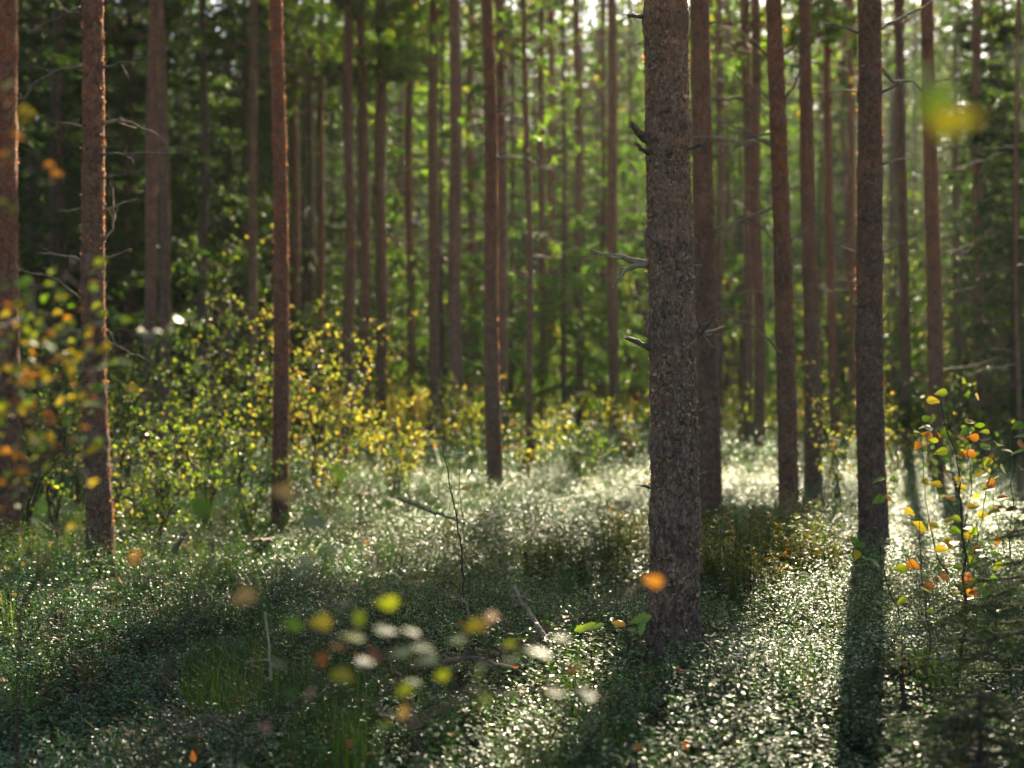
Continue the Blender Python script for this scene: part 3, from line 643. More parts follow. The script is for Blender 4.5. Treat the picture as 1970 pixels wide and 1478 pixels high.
# pines with lit green crowns in the middle distance
CP = [('leafy pine whose bright crown fills the top centre', 905, 38, 13, 5.0, 2.2), ('pine with glowing crown right of the centre pine', 1060, 40, 13, 4.6, 2.2), ('pine crown glowing left of the thick main pine', 1160, 44, 14, 5.5, 2.2),
      ('leafy pine in the rear left of the dark centre pine', 770, 46, 14, 6.0, 2.1), ('leafy pine seen through the gap right of the thick main pine', 1400, 44, 14, 6.0, 2.0), ('sparse pine against the bright sky between the right trunks', 1625, 46, 14, 6.5, 1.9)]
CP2 = [('leafy green spruce before the bright gap right of the golden-edged young pine', 1085, 33, 13, 5.5, 2.1), ('leafy green spruce before the bright gap left of the thick main pine', 1160, 36, 14, 6.0, 2.2), ('leafy green spruce touching the left side of the thick main pine in the rear', 1212, 41, 15, 6.2, 2.2),
       ('leafy green spruce in the gap between the half hidden brown pine and the orange-brown one', 1425, 37, 14, 6.4, 2.1), ('leafy green spruce between the orange-brown pine and the slim red one', 1578, 40, 14, 6.6, 2.1), ('leafy green spruce high left of the dark grey-brown pine', 1640, 35, 13, 6.2, 2.0), ('leafy green spruce high right of the dark grey-brown pine', 1722, 38, 14, 6.4, 2.1),
       ('leafy green spruce behind the upper right blurred leaf', 1845, 40, 14, 6.6, 2.1), ('leafy green spruce at the right edge behind the dim reddish pine', 1930, 36, 14, 6.0, 2.1), ('shaded leafy green spruce rear left of the branchy left pine', 75, 38, 15, 6.0, 2.2), ('leafy green spruce behind the grey pine at left', 350, 42, 15, 6.0, 2.2), ('leafy green spruce high behind the pinkish pair', 690, 38, 14, 6.2, 2.2), ('leafy green spruce high above the two equal trunks', 850, 34, 13, 5.8, 2.2), ('leafy green spruce high right of the dark centre pine', 985, 36, 13, 5.4, 2.2)]
for k, (lab, px, d, h, hc, sp) in enumerate(CP2):
    spruce(lab, px, d, min(h+2.5, 1.5+.36*d), sp-.15, z0=1.2+.5*(k % 4), seed=260+k, group='spruces among the pines', nb=120, w=.07, nw=.028, nl=.12, droop=.3)
for k, (lab, px, d, h, hc, sp) in enumerate(CP):
    w_ = 15 if k < 6 else 8.5
    pine(lab, px+3, px, w_, w_-2, d=d, h=min(h, 2+.31*d), hc=hc, spread=sp, seed=60+k, col=PNK if k < 6 else DRK, rnd=6 if k < 6 else 2, nb=36 if k < 6 else 44, group='leafy pines in the rear')
for k, (lab, px, d) in enumerate([('tall spruce filling the sky gap left of the thick main pine', 1150, 50), ('spruce filling the sky gap right of the thick main pine', 1425, 56), ('spruce before the bright sky between the brown right pines', 1545, 58), ('spruce before the bright sky right of the dark grey-brown pine', 1760, 56), ('spruce before the bright sky at the far right', 1910, 58), ('tall spruce rising in the rear behind the golden-edged young pine', 1065, 60), ('tall thin-topped spruce behind the slim red pine', 1670, 62), ('tall spruce before the bright sky just left of the thick main pine, nearer', 1120, 45), ('tall spruce before the bright sky touching the thick main pine', 1225, 62), ('tall spruce above the golden-edged young pine', 1030, 52), ('spruce before the bright sky right of the half hidden brown pine', 1400, 48), ('tall spruce between the dark grey-brown pine and the blurred leaf', 1735, 64), ('tall spruce high at the right edge', 1965, 60)]):
    spruce(lab, px, d, min(19+1.5*(k % 3), .335*d), 2.3, seed=90+k, group='spruces among the pines', nb=130, M_=12, nw=.03, nl=.13)
# the far wood: copies of five full-size models
def far_models():
    out = []
    for k in range(3):
        r = np.random.default_rng(900+k); root = thing('pine_tree', 'slim pine in the crowd of trees at the back of the wood', 'tree', (0, 0, 0), 'pines at the back of the wood')
        mb = MB(); trunk_geom(mb, .01*(k-1), 15, .095, .07, 8, 10, .3, 8, disp=.004, seed=40+k)
        t = mb.obj('trunk', M['bark_far'], root); t.color = (*[PNK, RED, BRN][k], 1)
        a, b = pine_crown(r, np.zeros(3), .01*(k-1), 15, 5.5+k, 2.3, 52, carve=False, need=12, nl=.17, nw=.03, gap=0)
        crown_obj(a, b, root, 'bark', 'pine_needle'); out.append(root)
    for k in range(2):
        r = np.random.default_rng(950+k); root = thing('spruce_tree', 'dark spruce in the crowd of trees at the back of the wood', 'tree', (0, 0, 0), 'spruces at the back of the wood')
        mb = MB(); trunk_geom(mb, 0, 13, .12, .07, 7, 10, .4, 7, disp=.003, seed=50+k)
        mb.obj('trunk', M['bark_spruce'], root)
        a, b = spruce_crown(r, np.zeros(3), 0, 13, .4, 2.3, 150, carve=False, nl=.22, nw=.055, M_=12, K=8)
        crown_obj(a, b, root, 'bark_spruce', 'spruce_needle'); out.append(root)
    return out
FM = far_models(); used = set()
r = np.random.default_rng(77)
cells = []
for d in np.arange(48, 104, 6.5):
    w = d*.80; n = int(w/3.1)
    for k in range(n):
        x = -w/2+(k+.5)*w/n+r.uniform(-1.2, 1.2); cells.append((x, d+r.uniform(-2.6, 2.6)))
for x, d in cells:
    px = CX+x/d*F
    if px > 760 and d < 62 and r.random() < .88: continue
    gapx = 1580 < px < 1950 or 960 < px < 1150
    k = r.choice(5, p=[.05, .05, .05, .43, .42]) if not gapx else r.choice(5, p=[.08, .07, .07, .39, .39])
    sc = r.uniform(.75, 1.1)*(.8 if gapx and k > 2 else 1)
    loc = (x, d, float(gz(x, d))-.05); sc = min(sc*r.uniform(1.0, 1.3), ((.30 if d < 62 else .37)*d+(r.uniform(-1, 2) if d > 66 else 0))/(15 if k < 3 else 13))
    if k not in used:
        used.add(k); FM[k].location = loc; FM[k].scale = (sc,)*3
    else: dup(FM[k], loc, r.uniform(0, 6.28), sc)

for k in range(46):  # unseen trees beside and behind the camera, added to dim the sky light
    a = r.uniform(0, 6.28); d = r.uniform(7, 34); x, y = math.cos(a)*d, math.sin(a)*d
    if abs(x) < (7+max(y, 0)*.6 if y > -4 else 13): continue
    if y > 26: continue
    dup(FM[r.choice(5, p=[.28, .28, .24, .1, .1])], (x, y, float(gz(x, y))-.05), r.uniform(0, 6.28), r.uniform(.85, 1.15))
# far-off wood closing the view
mb = MB(); r = np.random.default_rng(5)
n = 250000; x = r.uniform(-62, 62, n); y = r.uniform(106, 128, n)
top = 20+15*n2(x, y*.3, .16, 81)+9*n2(x, y*0, .6, 82); z = r.random(n)**.8*top
k = n2(x, z*1.2+y, .45, 83) < .78-.22*(z/28); p = np.stack([x, y, z], -1)[k]+np.array([0, 0, 1.0])
needles(mb, p, r.normal(size=(len(p), 3))*np.array([1, .6, .6])+np.array([0, 0, -.4]), r.uniform(.5, 1.0, len(p)), .38, pick(r, [(3, (.035, .065, .022)), (2, (.05, .09, .025)), (.6, (.16, .15, .03))], len(p)), r=r)
o = mb.obj('far_woods', M['spruce_needle'], smooth=False); o['kind'] = 'stuff'; o['label'] = 'far-off mass of dark trees closing the view'
# ------------------------------------------------------------ ground
def graded(a, b, fine, r0, grow):
    out = [0.0]; s = fine
    while out[-1] < b:
        out.append(out[-1]+s)
        if out[-1] > r0: s *= grow
    return np.array(out)
def ground():
    gx = graded(0, 240, .22, 14, 1.12); gx = np.concatenate([-gx[:0:-1], gx])
    gy = graded(0, 240, .22, 26, 1.10); gy = np.concatenate([-graded(0, 60, .5, 2, 1.2)[:0:-1], gy])
    X, Y = np.meshgrid(gx, gy, indexing='xy')
    V = np.stack([X, Y, gz(X, Y)], -1).reshape(-1, 3); n, m = X.shape
    i = np.arange(n-1)[:, None]*m; j = np.arange(m-1)[None]
    mb = MB(); mb.add(V, np.stack([i+j, i+j+1, i+m+j+1, i+m+j], -1).reshape(-1, 4))
    m_, nt, ns, ln = newmat('forest_floor')
    out = ns.new('ShaderNodeOutputMaterial'); tc = ns.new('ShaderNodeTexCoord')
    a = node(ns, 'ShaderNodeTexNoise', inp={'Scale': 3.0, 'Detail': 8, 'Roughness': .7}); ln.new(tc.outputs['Object'], a.inputs['Vector'])
    b = node(ns, 'ShaderNodeTexNoise', inp={'Scale': 60.0, 'Detail': 4, 'Roughness': .7}); ln.new(tc.outputs['Object'], b.inputs['Vector'])
    r1 = node(ns, 'ShaderNodeMapRange', inp={1: .42, 2: .6, 3: 0, 4: 1}); ln.new(a.outputs['Fac'], r1.inputs[0])
    c = mixcol(ns, ln, r1.outputs[0], (.045, .035, .02), (.035, .055, .016))
    r2 = node(ns, 'ShaderNodeMapRange', inp={1: .4, 2: .7, 3: 0, 4: .7}); ln.new(b.outputs['Fac'], r2.inputs[0])
    c = mixcol(ns, ln, r2.outputs[0], c, (.09, .065, .03))
    p = node(ns, 'ShaderNodeBsdfPrincipled', inp={'Roughness': .95, 'Specular IOR Level': .2}); ln.new(c, p.inputs['Base Color'])
    bp = node(ns, 'ShaderNodeBump', inp={'Strength': 1.0, 'Distance': .03}); ln.new(b.outputs['Fac'], bp.inputs['Height']); ln.new(bp.outputs[0], p.inputs['Normal'])
    ln.new(p.outputs[0], out.inputs[0])
    o = mb.obj('ground', m_); o['kind'] = 'structure'; o['label'] = 'mossy forest floor'
ground()

# ------------------------------------------------------------ dwarf shrubs, grass
r = np.random.default_rng(11)
def scatter(y0, y1, dens, margin=2.2):
    """points in the strip of ground the camera looks over"""
    w1 = y1*.37+margin; n = int((y1-y0)*2*w1*dens)
    x = r.uniform(-w1, w1, n); y = r.uniform(y0, y1, n)
    k = np.abs(x) < y*.37+margin
    return x[k], y[k]
def patch(x, y, spec, soft=.4):
    """membership of picture ellipses laid on the ground"""
    px, py = topix(np.stack([x, y, np.full_like(x, .15)], -1)); m = np.zeros(len(x), bool)
    for cx, cy, rx, ry in spec: m |= ((px-cx)/rx)**2+((py-cy)/ry)**2 < 1-soft+2*soft*n2(x, y, 2.0, 41)
    return m
GRASS = [(470, 1290, 120, 60), (640, 1330, 80, 90), (1150, 1460, 200, 30), (400, 1070, 60, 30), (90, 1010, 110, 40), (640, 1420, 120, 60), (1900, 1060, 60, 30)]
LEDUM = [(1470, 1060, 130, 75), (1150, 1030, 90, 40)]
def sprigs(mb, x, y, J, hs, Ls, pal, tmpl, tilt=.35, wr=.55, jit=.2, stem=True, up=.35, hmul=None, nrmup=1.0, pal2=None):
    S_ = len(x)
    h = vegh(x, y)*hs*r.uniform(.65, 1.2, S_)
    if hmul is not None: h = h*hmul
    tx = r.normal(size=(S_, 2))*tilt
    base = np.stack([x, y, gz(x, y)-.01], -1)
    u = np.sort(r.uniform(.25, 1.0, (S_, J)), 1)
    z = h[:, None]*u
    a = r.uniform(0, 6.28, (S_, 1))+np.arange(J)[None]*2.4+r.normal(size=(S_, J))*.3
    rad = .004+.012*r.random((S_, J))
    pos = np.stack([base[:, None, 0]+tx[:, :1]*z*u+np.cos(a)*rad, base[:, None, 1]+tx[:, 1:]*z*u+np.sin(a)*rad, base[:, None, 2]+z], -1)
    el = r.uniform(up-.38, up+.38, (S_, J))
    d = np.stack([np.cos(a)*np.cos(el), np.sin(a)*np.cos(el), np.sin(el)], -1)
    nr = np.array([0, 0, nrmup])+r.normal(size=(S_, J, 3))*.22
    L = r.uniform(*Ls, (S_, J))*(1.1-.35*u)
    sc = pick(r, pal, S_, jit)
    if pal2 is not None:
        k2 = n2(x, y, .7, 58)+.25*r.random(S_) > .66; sc[k2] = pick(r, pal2, int(k2.sum()), jit)
    col = np.repeat(sc[:, None], J, 1)*r.uniform(.75, 1.3, (S_, J, 1))
    leaves(mb, pos.reshape(-1, 3), d.reshape(-1, 3), nr.reshape(-1, 3), L.ravel(), L.ravel()*wr, col.reshape(-1, 3), tmpl)
    if stem:
        top = base.copy(); top[:, 0] += tx[:, 0]*h; top[:, 1] += tx[:, 1]*h; top[:, 2] += h
        sticks(mb, base, top, .0016, .0008, mat=1)
LING = [(5, (.034, .100, .034)), (3, (.052, .125, .034)), (2, (.022, .072, .034)), (.5, (.09, .11, .03)), (.12, (.16, .06, .03))]
LIN2 = [(4, (.06, .13, .026)), (3, (.085, .15, .03)), (1, (.12, .14, .03))]
BILB = [(3, (.09, .13, .03)), (2, (.14, .15, .03)), (1, (.18, .12, .03)), (.6, (.20, .07, .03))]
def trunk_free(x, y):
    k = np.ones(len(x), bool)
    for o in COL.objects:
        if o.get('category') == 'tree' and o.location.y < 20: k &= (x-o.location.x)**2+(y-o.location.y)**2 > .013
    return k
def dens_mask(x, y, amt=.35):
    return r.random(len(x)) < 1-amt+amt*2*(n2(x, y, 1.1, 51)-.3)
mb = MB()
x, y = scatter(3.6, 9.0, 620); g = patch(x, y, GRASS); k = ~(g & (r.random(len(x)) < .8)) & dens_mask(x, y, .5) & trunk_free(x, y)
k &= ~patch(x, y, LEDUM) | (r.random(len(x)) < .5)
sprigs(mb, x[k], y[k], 18, 1.0, (.019, .034), LING, LEAF_OVAL, up=.12, pal2=LIN2)
x, y = scatter(9.0, 19.0, 260); g = patch(x, y, GRASS); k = ~(g & (r.random(len(x)) < .8)) & dens_mask(x, y, .5) & trunk_free(x, y)
sprigs(mb, x[k], y[k], 16, 1.15, (.027, .045), LING, LEAF_DIA, stem=False, up=.12, pal2=LIN2)
x, y = scatter(19.0, 50.0, 42); k = dens_mask(x, y, .6)
sprigs(mb, x[k], y[k], 16, 1.4, (.045, .075), LING[:3]+[(1.5, (.09, .12, .03))], LEAF_DIA, stem=False, tilt=.6)
o = mb.obj('evergreen_dwarf_shrubs', [M['shiny_leaf'], M['stem']], smooth=False); o['kind'] = 'stuff'; o['label'] = 'low carpet of glossy evergreen dwarf shrubs'
# yellowing dwarf shrubs between them
mb = MB()
BIL = [(330, 1190, 90, 40), (460, 1350, 60, 40), (350, 1420, 120, 40), (160, 1270, 90, 50), (540, 1440, 80, 40), (980, 1440, 60, 30), (640, 1000, 120, 30), (560, 1225, 60, 30), (900, 1040, 160, 40)]
x, y = scatter(3.6, 14.0, 150); k = patch(x, y, BIL)
sprigs(mb, x[k], y[k], 16, 1.25, (.014, .024), BILB, LEAF_OVAL, up=.15)
x, y = scatter(3.8, 20.0, 26); k = n2(x, y, .9, 57) > .52; x, y = x[k], y[k]
sprigs(mb, x, y, 14, 1.4, (.014, .024), BILB, LEAF_OVAL, up=.15)
o = mb.obj('yellowing_dwarf_shrubs', [M['birch_leaf'], M['green_stem']], smooth=False); o['kind'] = 'stuff'; o['label'] = 'patches of yellowing deciduous dwarf shrubs'
def blades(mb, x, y, hh, w, pal, bend=.5):
    n = len(x)
    h = r.uniform(.55, 1.25, n)*hh; a = r.uniform(0, 6.28, n); b = r.uniform(.1, 1, n)*bend
    base = np.stack([x, y, gz(x, y)-.01], -1); out = np.stack([np.cos(a), np.sin(a), 0*a], -1); side = np.stack([-np.sin(a), np.cos(a), 0*a], -1)
    mid = base+out*(h*b*.25)[:, None]; mid[:, 2] += h*.6
    tip = base+out*(h*b)[:, None]; tip[:, 2] += h*(1-.35*b*b)
    w = np.broadcast_to(w, (n,))[:, None]
    V = np.stack([base-side*w*.5, base+side*w*.5, mid+side*w*.4, mid-side*w*.4, tip], 1)
    q = np.arange(n)[:, None]*5
    mb.add(V.reshape(-1, 3), q+np.array([0, 1, 2, 3]), q+np.array([3, 2, 4]), col=np.repeat(pick(r, pal, n), 5, 0))
GR = [(5, (.045, .10, .016)), (3, (.07, .13, .02)), (1, (.13, .12, .04)), (.4, (.22, .17, .08))]
mb = MB()
x, y = scatter(3.5, 9.5, 2600); k = patch(x, y, GRASS); blades(mb, x[k], y[k], .21, .0035, GR, .8)
for _ in range(80):
    ty = r.uniform(3.7, 12); tx = r.uniform(-.38, .38)*ty; tn = 46; blades(mb, tx+r.normal(size=tn)*.035, ty+r.normal(size=tn)*.035, r.uniform(.2, .38), .004, GR, .8)
x, y = scatter(3.5, 10, 90); blades(mb, x, y, .20, .003, GR, .7)
x, y = scatter(9.5, 30, 160); k = patch(x, y, GRASS) | (n2(x, y, .5, 61) > .55); blades(mb, x[k], y[k], .30, .005, GR, .7)
o = mb.obj('grass', M['grass']); o['kind'] = 'stuff'; o['label'] = 'fine dark green grass among the dwarf shrubs'
# sunlit dry grass at the back
mb = MB()
x, y = r.uniform(-6.2, -.6, 9000), r.uniform(33, 47, 9000); blades(mb, x, y, 1.0, .012, [(3, (.42, .30, .13)), (2, (.34, .26, .10)), (1, (.20, .22, .07))], .4)
o = mb.obj('dry_grass', M['grass']); o['kind'] = 'stuff'; o['label'] = 'tall tan dry grass in a sunlit gap at the back'
# undergrowth towards the back
mb = MB()
x, y = scatter(24, 75, 2.6, 4); k = n2(x, y, .25, 71) > .42; x, y = x[k], y[k]
n = len(x); J = 46; hh = r.uniform(.35, 1.1, n)*(1+.4*n2(x, y, .1, 72))
p = np.stack([np.repeat(x[:, None], J, 1), np.repeat(y[:, None], J, 1), np.repeat(gz(x, y)[:, None], J, 1)], -1)
o3 = r.normal(size=(n, J, 3))*np.array([.32, .32, 0]); o3[..., 2] = r.random((n, J))*hh[:, None]; p = p+o3*np.array([1, 1, 1])
d = r.normal(size=(n, J, 3)); d[..., 2] += .3
c = np.repeat(pick(r, [(4, (.06, .11, .025)), (3, (.12, .15, .03)), (1.5, (.28, .24, .04)), (.5, (.30, .13, .03))], n)[:, None], J, 1)*r.uniform(.7, 1.3, (n, J, 1))
leaves(mb, p.reshape(-1, 3), d.reshape(-1, 3), (r.normal(size=(n, J, 3))+np.array([0, 0, .8])).reshape(-1, 3), r.uniform(.06, .11, n*J), r.uniform(.035, .06, n*J), c.reshape(-1, 3))
o = mb.obj('undergrowth', M['birch_leaf'], smooth=False); o['kind'] = 'stuff'; o['label'] = 'knee-high mixed undergrowth towards the back of the wood'
# fallen leaves
mb = MB()
x, y = scatter(3.8, 14, 5.5); n = len(x); z = gz(x, y)+vegh(x, y)*r.uniform(.5, 1.0, n)
leaves(mb, np.stack([x, y, z], -1), np.stack([r.normal(size=n), r.normal(size=n), r.normal(size=n)*.4], -1), r.normal(size=(n, 3))*.5+np.array([0, 0, 1]), r.uniform(.025, .045, n), r.uniform(.022, .035, n),
       pick(r, [(3, (.55, .20, .03)), (2, (.50, .36, .05)), (2, (.25, .09, .03))], n), LEAF_BIRCH)
o = mb.obj('fallen_leaves', M['litter']); o['kind'] = 'stuff'; o['label'] = 'orange and brown birch leaves caught in the dwarf shrubs'

# ------------------------------------------------------------ leafy bushes
YG = [(4, (.34, .36, .06)), (4, (.46, .42, .11)), (2.5, (.13, .20, .03)), (1, (.48, .28, .06))]
GG = [(4, (.09, .16, .03)), (3, (.15, .22, .03)), (1, (.36, .34, .05))]
GL = [(4, (.10, .17, .03)), (3, (.20, .26, .04)), (1.3, (.42, .37, .08))]
OG = [(3, (.50, .33, .03)), (3, (.45, .20, .02)), (2, (.30, .30, .03)), (2, (.14, .20, .03)), (1, (.28, .09, .02))]
def bush(label, px, d, h, spread, n, pal, L=.042, stems=5, seed=0, name='birch_bush', group=None, mat='birch_leaf', tmpl=LEAF_BIRCH, lean=(0, 0)):
    r = np.random.default_rng(seed+300)
    x = (px-CX)/F*d; z = float(gz(x, d))
    root = thing(name, label, 'bush', (x, d, z), group)
    ms = MB(); pts = []
    for s in range(stems):
        a = r.uniform(0, 6.28); hh = h*r.uniform(.65, 1.05); sp = spread*r.uniform(.3, 1)
        top = np.array([math.cos(a)*sp+lean[0], math.sin(a)*sp+lean[1], hh]); b0 = np.array([math.cos(a), math.sin(a), 0])*.05*spread
        t = np.linspace(0, 1, 8)[:, None]
        line = b0*(1-t)+top*t; line[:, :2] -= (top[:2]*.35*np.sin(t*np.pi)); line += r.normal(size=(8, 3))*.02*h; line[0] = b0
        tube(ms, line, np.linspace(.004+.004*h, .0015, 8), 5)
        pts.append(line)
        for q in range(6):
            f = r.uniform(.2, .95)*7; k = int(f); p0 = line[k]*(1-f+k)+line[min(k+1, 7)]*(f-k)
            aa = r.uniform(0, 6.28); l = h*r.uniform(.12, .32)
            p1 = p0+np.array([math.cos(aa)*l*.8, math.sin(aa)*l*.8, l*r.uniform(.1, .9)])
            b = gnarl(r, p0, p1, 5, .05); tube(ms, b, np.linspace(.0025, .001, 5), 4, cap=False); pts.append(b)
    ms.obj('stem', M['stem'], root)
    mb = MB()
    w = np.array([np.linalg.norm(b[-1]-b[0]) for b in pts]); idx = r.choice(len(pts), n, p=w/w.sum())
    A = np.stack([np.interp(np.linspace(0, 1, 8), np.linspace(0, 1, len(b)), b[:, k]) for b in pts for k in range(3)]).reshape(len(pts), 3, 8).transpose(0, 2, 1)
    f = np.sqrt(r.uniform(.03, 1, n))*6.999; i = f.astype(int); f = (f-i)[:, None]
    p = A[idx, i]*(1-f)+A[idx, i+1]*f
    d_ = r.normal(size=(n, 3)); d_[:, 2] -= .25; d_ = unit(d_)
    p = p+d_*.018
    leaves(mb, p, d_, r.normal(size=(n, 3))*.7+np.array([0, 0, .6]), r.uniform(.7, 1.2, n)*L, r.uniform(.7, 1.0, n)*L*.85, pick(r, pal, n), tmpl)
    mb.obj('foliage', M[mat], root, smooth=False)
    return root
BU = [('tall yellow-leaved birch bush right of the slim orange pine, thick with glowing leaves', 610, 16, 1.75, .6, 620, YG), ('bushy yellow-green birch left of the slim orange pine', 455, 15, 1.45, .7, 620, YG),
      ('low glowing birch bush at the foot of the slim orange pine, right side', 640, 14.5, .85, .6, 420, YG), ('green leafy shrub reaching up left of the slim orange pine', 415, 18, 2.5, .45, 420, GG),
      ('yellowing bush right beside the branchy left pine', 255, 12, 1.0, .35, 340, YG), ('leafy green bush between the grey pine and the slim orange one', 345, 17, 1.6, .7, 560, GG),
      ('sunlit birch bush below the pinkish pair of pines', 715, 20, 1.15, .7, 560, YG), ('small glowing birch bush left of the dark centre pine', 790, 18, .75, .6, 420, YG),
      ('dense green thicket in shade behind the branchy left pine', 150, 15, 1.5, .9, 620, GG), ('olive thicket under the slim orange pine in the rear', 520, 22, 1.7, 1.0, 700, GG),
      ('low yellow bush right of the dark centre pine', 1015, 20, .9, .7, 360, YG), ('pale green low bush left of the thick main pine', 1120, 17, .75, .7, 420, GG), ('bush with bright pale leaves beside the thick main pine', 1215, 21, 1.2, .5, 300, YG),
      ('yellow-tipped birch bush between the two brown right-hand pines and the dark one', 1610, 13.5, 1.35, .35, 360, YG), ('dim leafy bush behind the right-hand sapling', 1850, 14, 1.3, .8, 420, GG), ('small green bush at the foot of the dark centre pine', 905, 22, 1.1, .6, 360, GG),
      ('lone glowing yellow sapling in front of the tan grass', 757, 30, 2.0, .22, 260, [(3, (.55, .50, .05)), (1, (.40, .42, .05))]), ('faint yellow birch bush behind the dark grey-brown pine', 1725, 19, 1.3, .6, 300, YG),
      ('tall leafy thicket between the branchy left pine and the red-brown one', 235, 16, 1.9, .8, 700, GG), ('yellow-green birch thicket under the grey pine', 310, 14, 1.3, .7, 700, YG), ('yellow birch thicket midway between the grey pine and the slim orange pine', 400, 13, 1.1, .6, 650, YG), ('tall birch thicket behind the slim orange pine', 545, 20, 2.2, .9, 800, YG),
      ('glowing birch thicket right behind the tall yellow bush', 660, 18, 1.9, .8, 760, YG), ('leafy thicket at the far left between the edge pine and the branchy one', 100, 13, 1.5, .7, 700, YG), ('low leafy thicket at the foot of the branchy left pine, right side', 300, 11, .7, .5, 480, YG), ('round glowing birch bush at the right end of the thicket', 760, 16, .95, .6, 560, YG),
      ('low olive bush in front of the slim orange pine, left side', 480, 13.2, .7, .6, 480, GG), ('green thicket under the dark thin pine', 200, 20, 2.0, .9, 760, GG), ('yellow thicket in the rear left of the dark centre pine', 860, 24, 1.3, .9, 620, YG), ('low pale thicket in the rear between centre pine and thick main pine', 1080, 24, 1.0, 1.0, 620, GG),
      ('shady bush at the far left edge behind the orange leaves', 50, 11, 1.2, .6, 460, GG), ('broad lit bush in the rear left of the centre pine', 865, 27, .9, .8, 380, YG), ('low bush filling the gap behind the half hidden brown pine', 1420, 27, 1.1, .9, 360, GG)]
for k, (lab, px, d, h, sp, n, pal) in enumerate(BU):
    bush(lab, px, d, h*1.15, sp*1.5, int(n*.62), GL if px < 520 and pal is YG else pal, L=.034+.0008*d, stems=4+k % 3 if sp < .5 else 8, seed=k, group='leafy bushes in the middle distance')
RBL = ['left of the thick main pine, low', 'tight against the left of the thick main pine', 'between the golden-edged young pine and the thick main pine', 'behind the golden-edged young pine', 'behind the left one of two equal trunks', 'behind the sunlit tan grass', 'behind the pinkish pair',
       'left of the pale green-grey trunk', 'behind the slim red pine', 'right of the dark grey-brown pine', 'left of the red-brown right pine', 'between the two brown right-hand pines', 'high behind the thick main pine', 'left of the dark centre pine, tall', 'behind the slim orange pine', 'behind the grey pine at left', 'behind the grey pine left of the glowing orange trunk', 'right of the red-brown right pine']
for k, (px, d, h) in enumerate(RB):
    bush('lit young birch in the rear '+RBL[k], px, d, h, .8, 420, [GG, GG, YG][k % 3], L=.08, stems=4, seed=200+k, name='young_birch', group='young birches in the rear')
# narrow-leaved marsh shrubs right of the main pine
ML = [(4, (.10, .15, .022)), (3, (.15, .17, .03)), (1.4, (.26, .20, .03)), (.25, (.40, .16, .03))]
for k, (px, py, h, w) in enumerate([(1385, 1085, .50, .20), (1430, 1060, .52, .24), (1480, 1080, .50, .24), (1530, 1060, .48, .22), (1570, 1085, .42, .2), (1450, 1120, .40, .24), (1395, 1030, .46, .2), (1500, 1020, .5, .3), (1180, 1040, .50, .2), (1105, 1050, .45, .2), (1215, 1010, .5, .25), (1040, 1040, .42, .2)]):
    d = F*(H-.05)/(py-CY+60)
    lab = ['olive marsh shrub touching the right side of the thick main pine', 'upright olive marsh shrub in the clump right of the thick main pine', 'olive marsh shrub in the middle of the clump below the orange-brown pine', 'olive marsh shrub right in the clump below the orange-brown pine',
           'low marsh shrub at the right end of its clump', 'low front marsh shrub of the clump right of the thick main pine', 'orange-tipped marsh shrub at the foot of the half hidden brown pine', 'broad rear marsh shrub at the foot of the orange-brown pine',
           'spiky olive marsh shrub close to the left side of the thick main pine', 'spiky marsh shrub behind the leaning dead stick', 'tall rear marsh shrub left of the thick main pine', 'small marsh shrub between the bare sapling and the leaning stick'][k]
    x = (px-CX)/F*d; z = float(gz(x, d)); rr = np.random.default_rng(k+40)
    root = thing('marsh_shrub', lab, 'shrub', (x, d, z), 'narrow-leaved marsh shrubs')
    ms, mb = MB(), MB(); n = 52
    a = rr.uniform(0, 6.28, n); sp = w*np.sqrt(rr.random(n)); b0 = np.stack([np.cos(a)*sp*.5, np.sin(a)*sp*.5, 0*a], -1); hh = h*rr.uniform(.6, 1.1, n)
    t1 = b0*1.7; t1[:, 2] = hh; sticks(ms, b0, t1, .003, .0012)
    ms.obj('stem', M['stem'], root)
    J = 34; u = rr.uniform(.3, 1.02, (n, J, 1)); p = b0[:, None]*(1-u)+t1[:, None]*u
    an = rr.uniform(0, 6.28, (n, J)); el = rr.uniform(-.9, .5, (n, J))+(u[..., 0]-.6); dd = np.stack([np.cos(an)*np.cos(el), np.sin(an)*np.cos(el), np.sin(el)], -1)
    c = pick(rr, ML[:2], n*J).reshape(n, J, 3); tip = (rr.random((n, 1)) < .16) & (u[..., 0] > .7); c[tip] = pick(rr, ML[2:], int(tip.sum()))
    leaves(mb, p.reshape(-1, 3), dd.reshape(-1, 3), rr.normal(size=(n*J, 3))*.4+np.array([0, 0, 1]), rr.uniform(.028, .05, n*J), .0105, c.reshape(-1, 3))
    mb.obj('foliage', M['birch_leaf'], root, smooth=False)
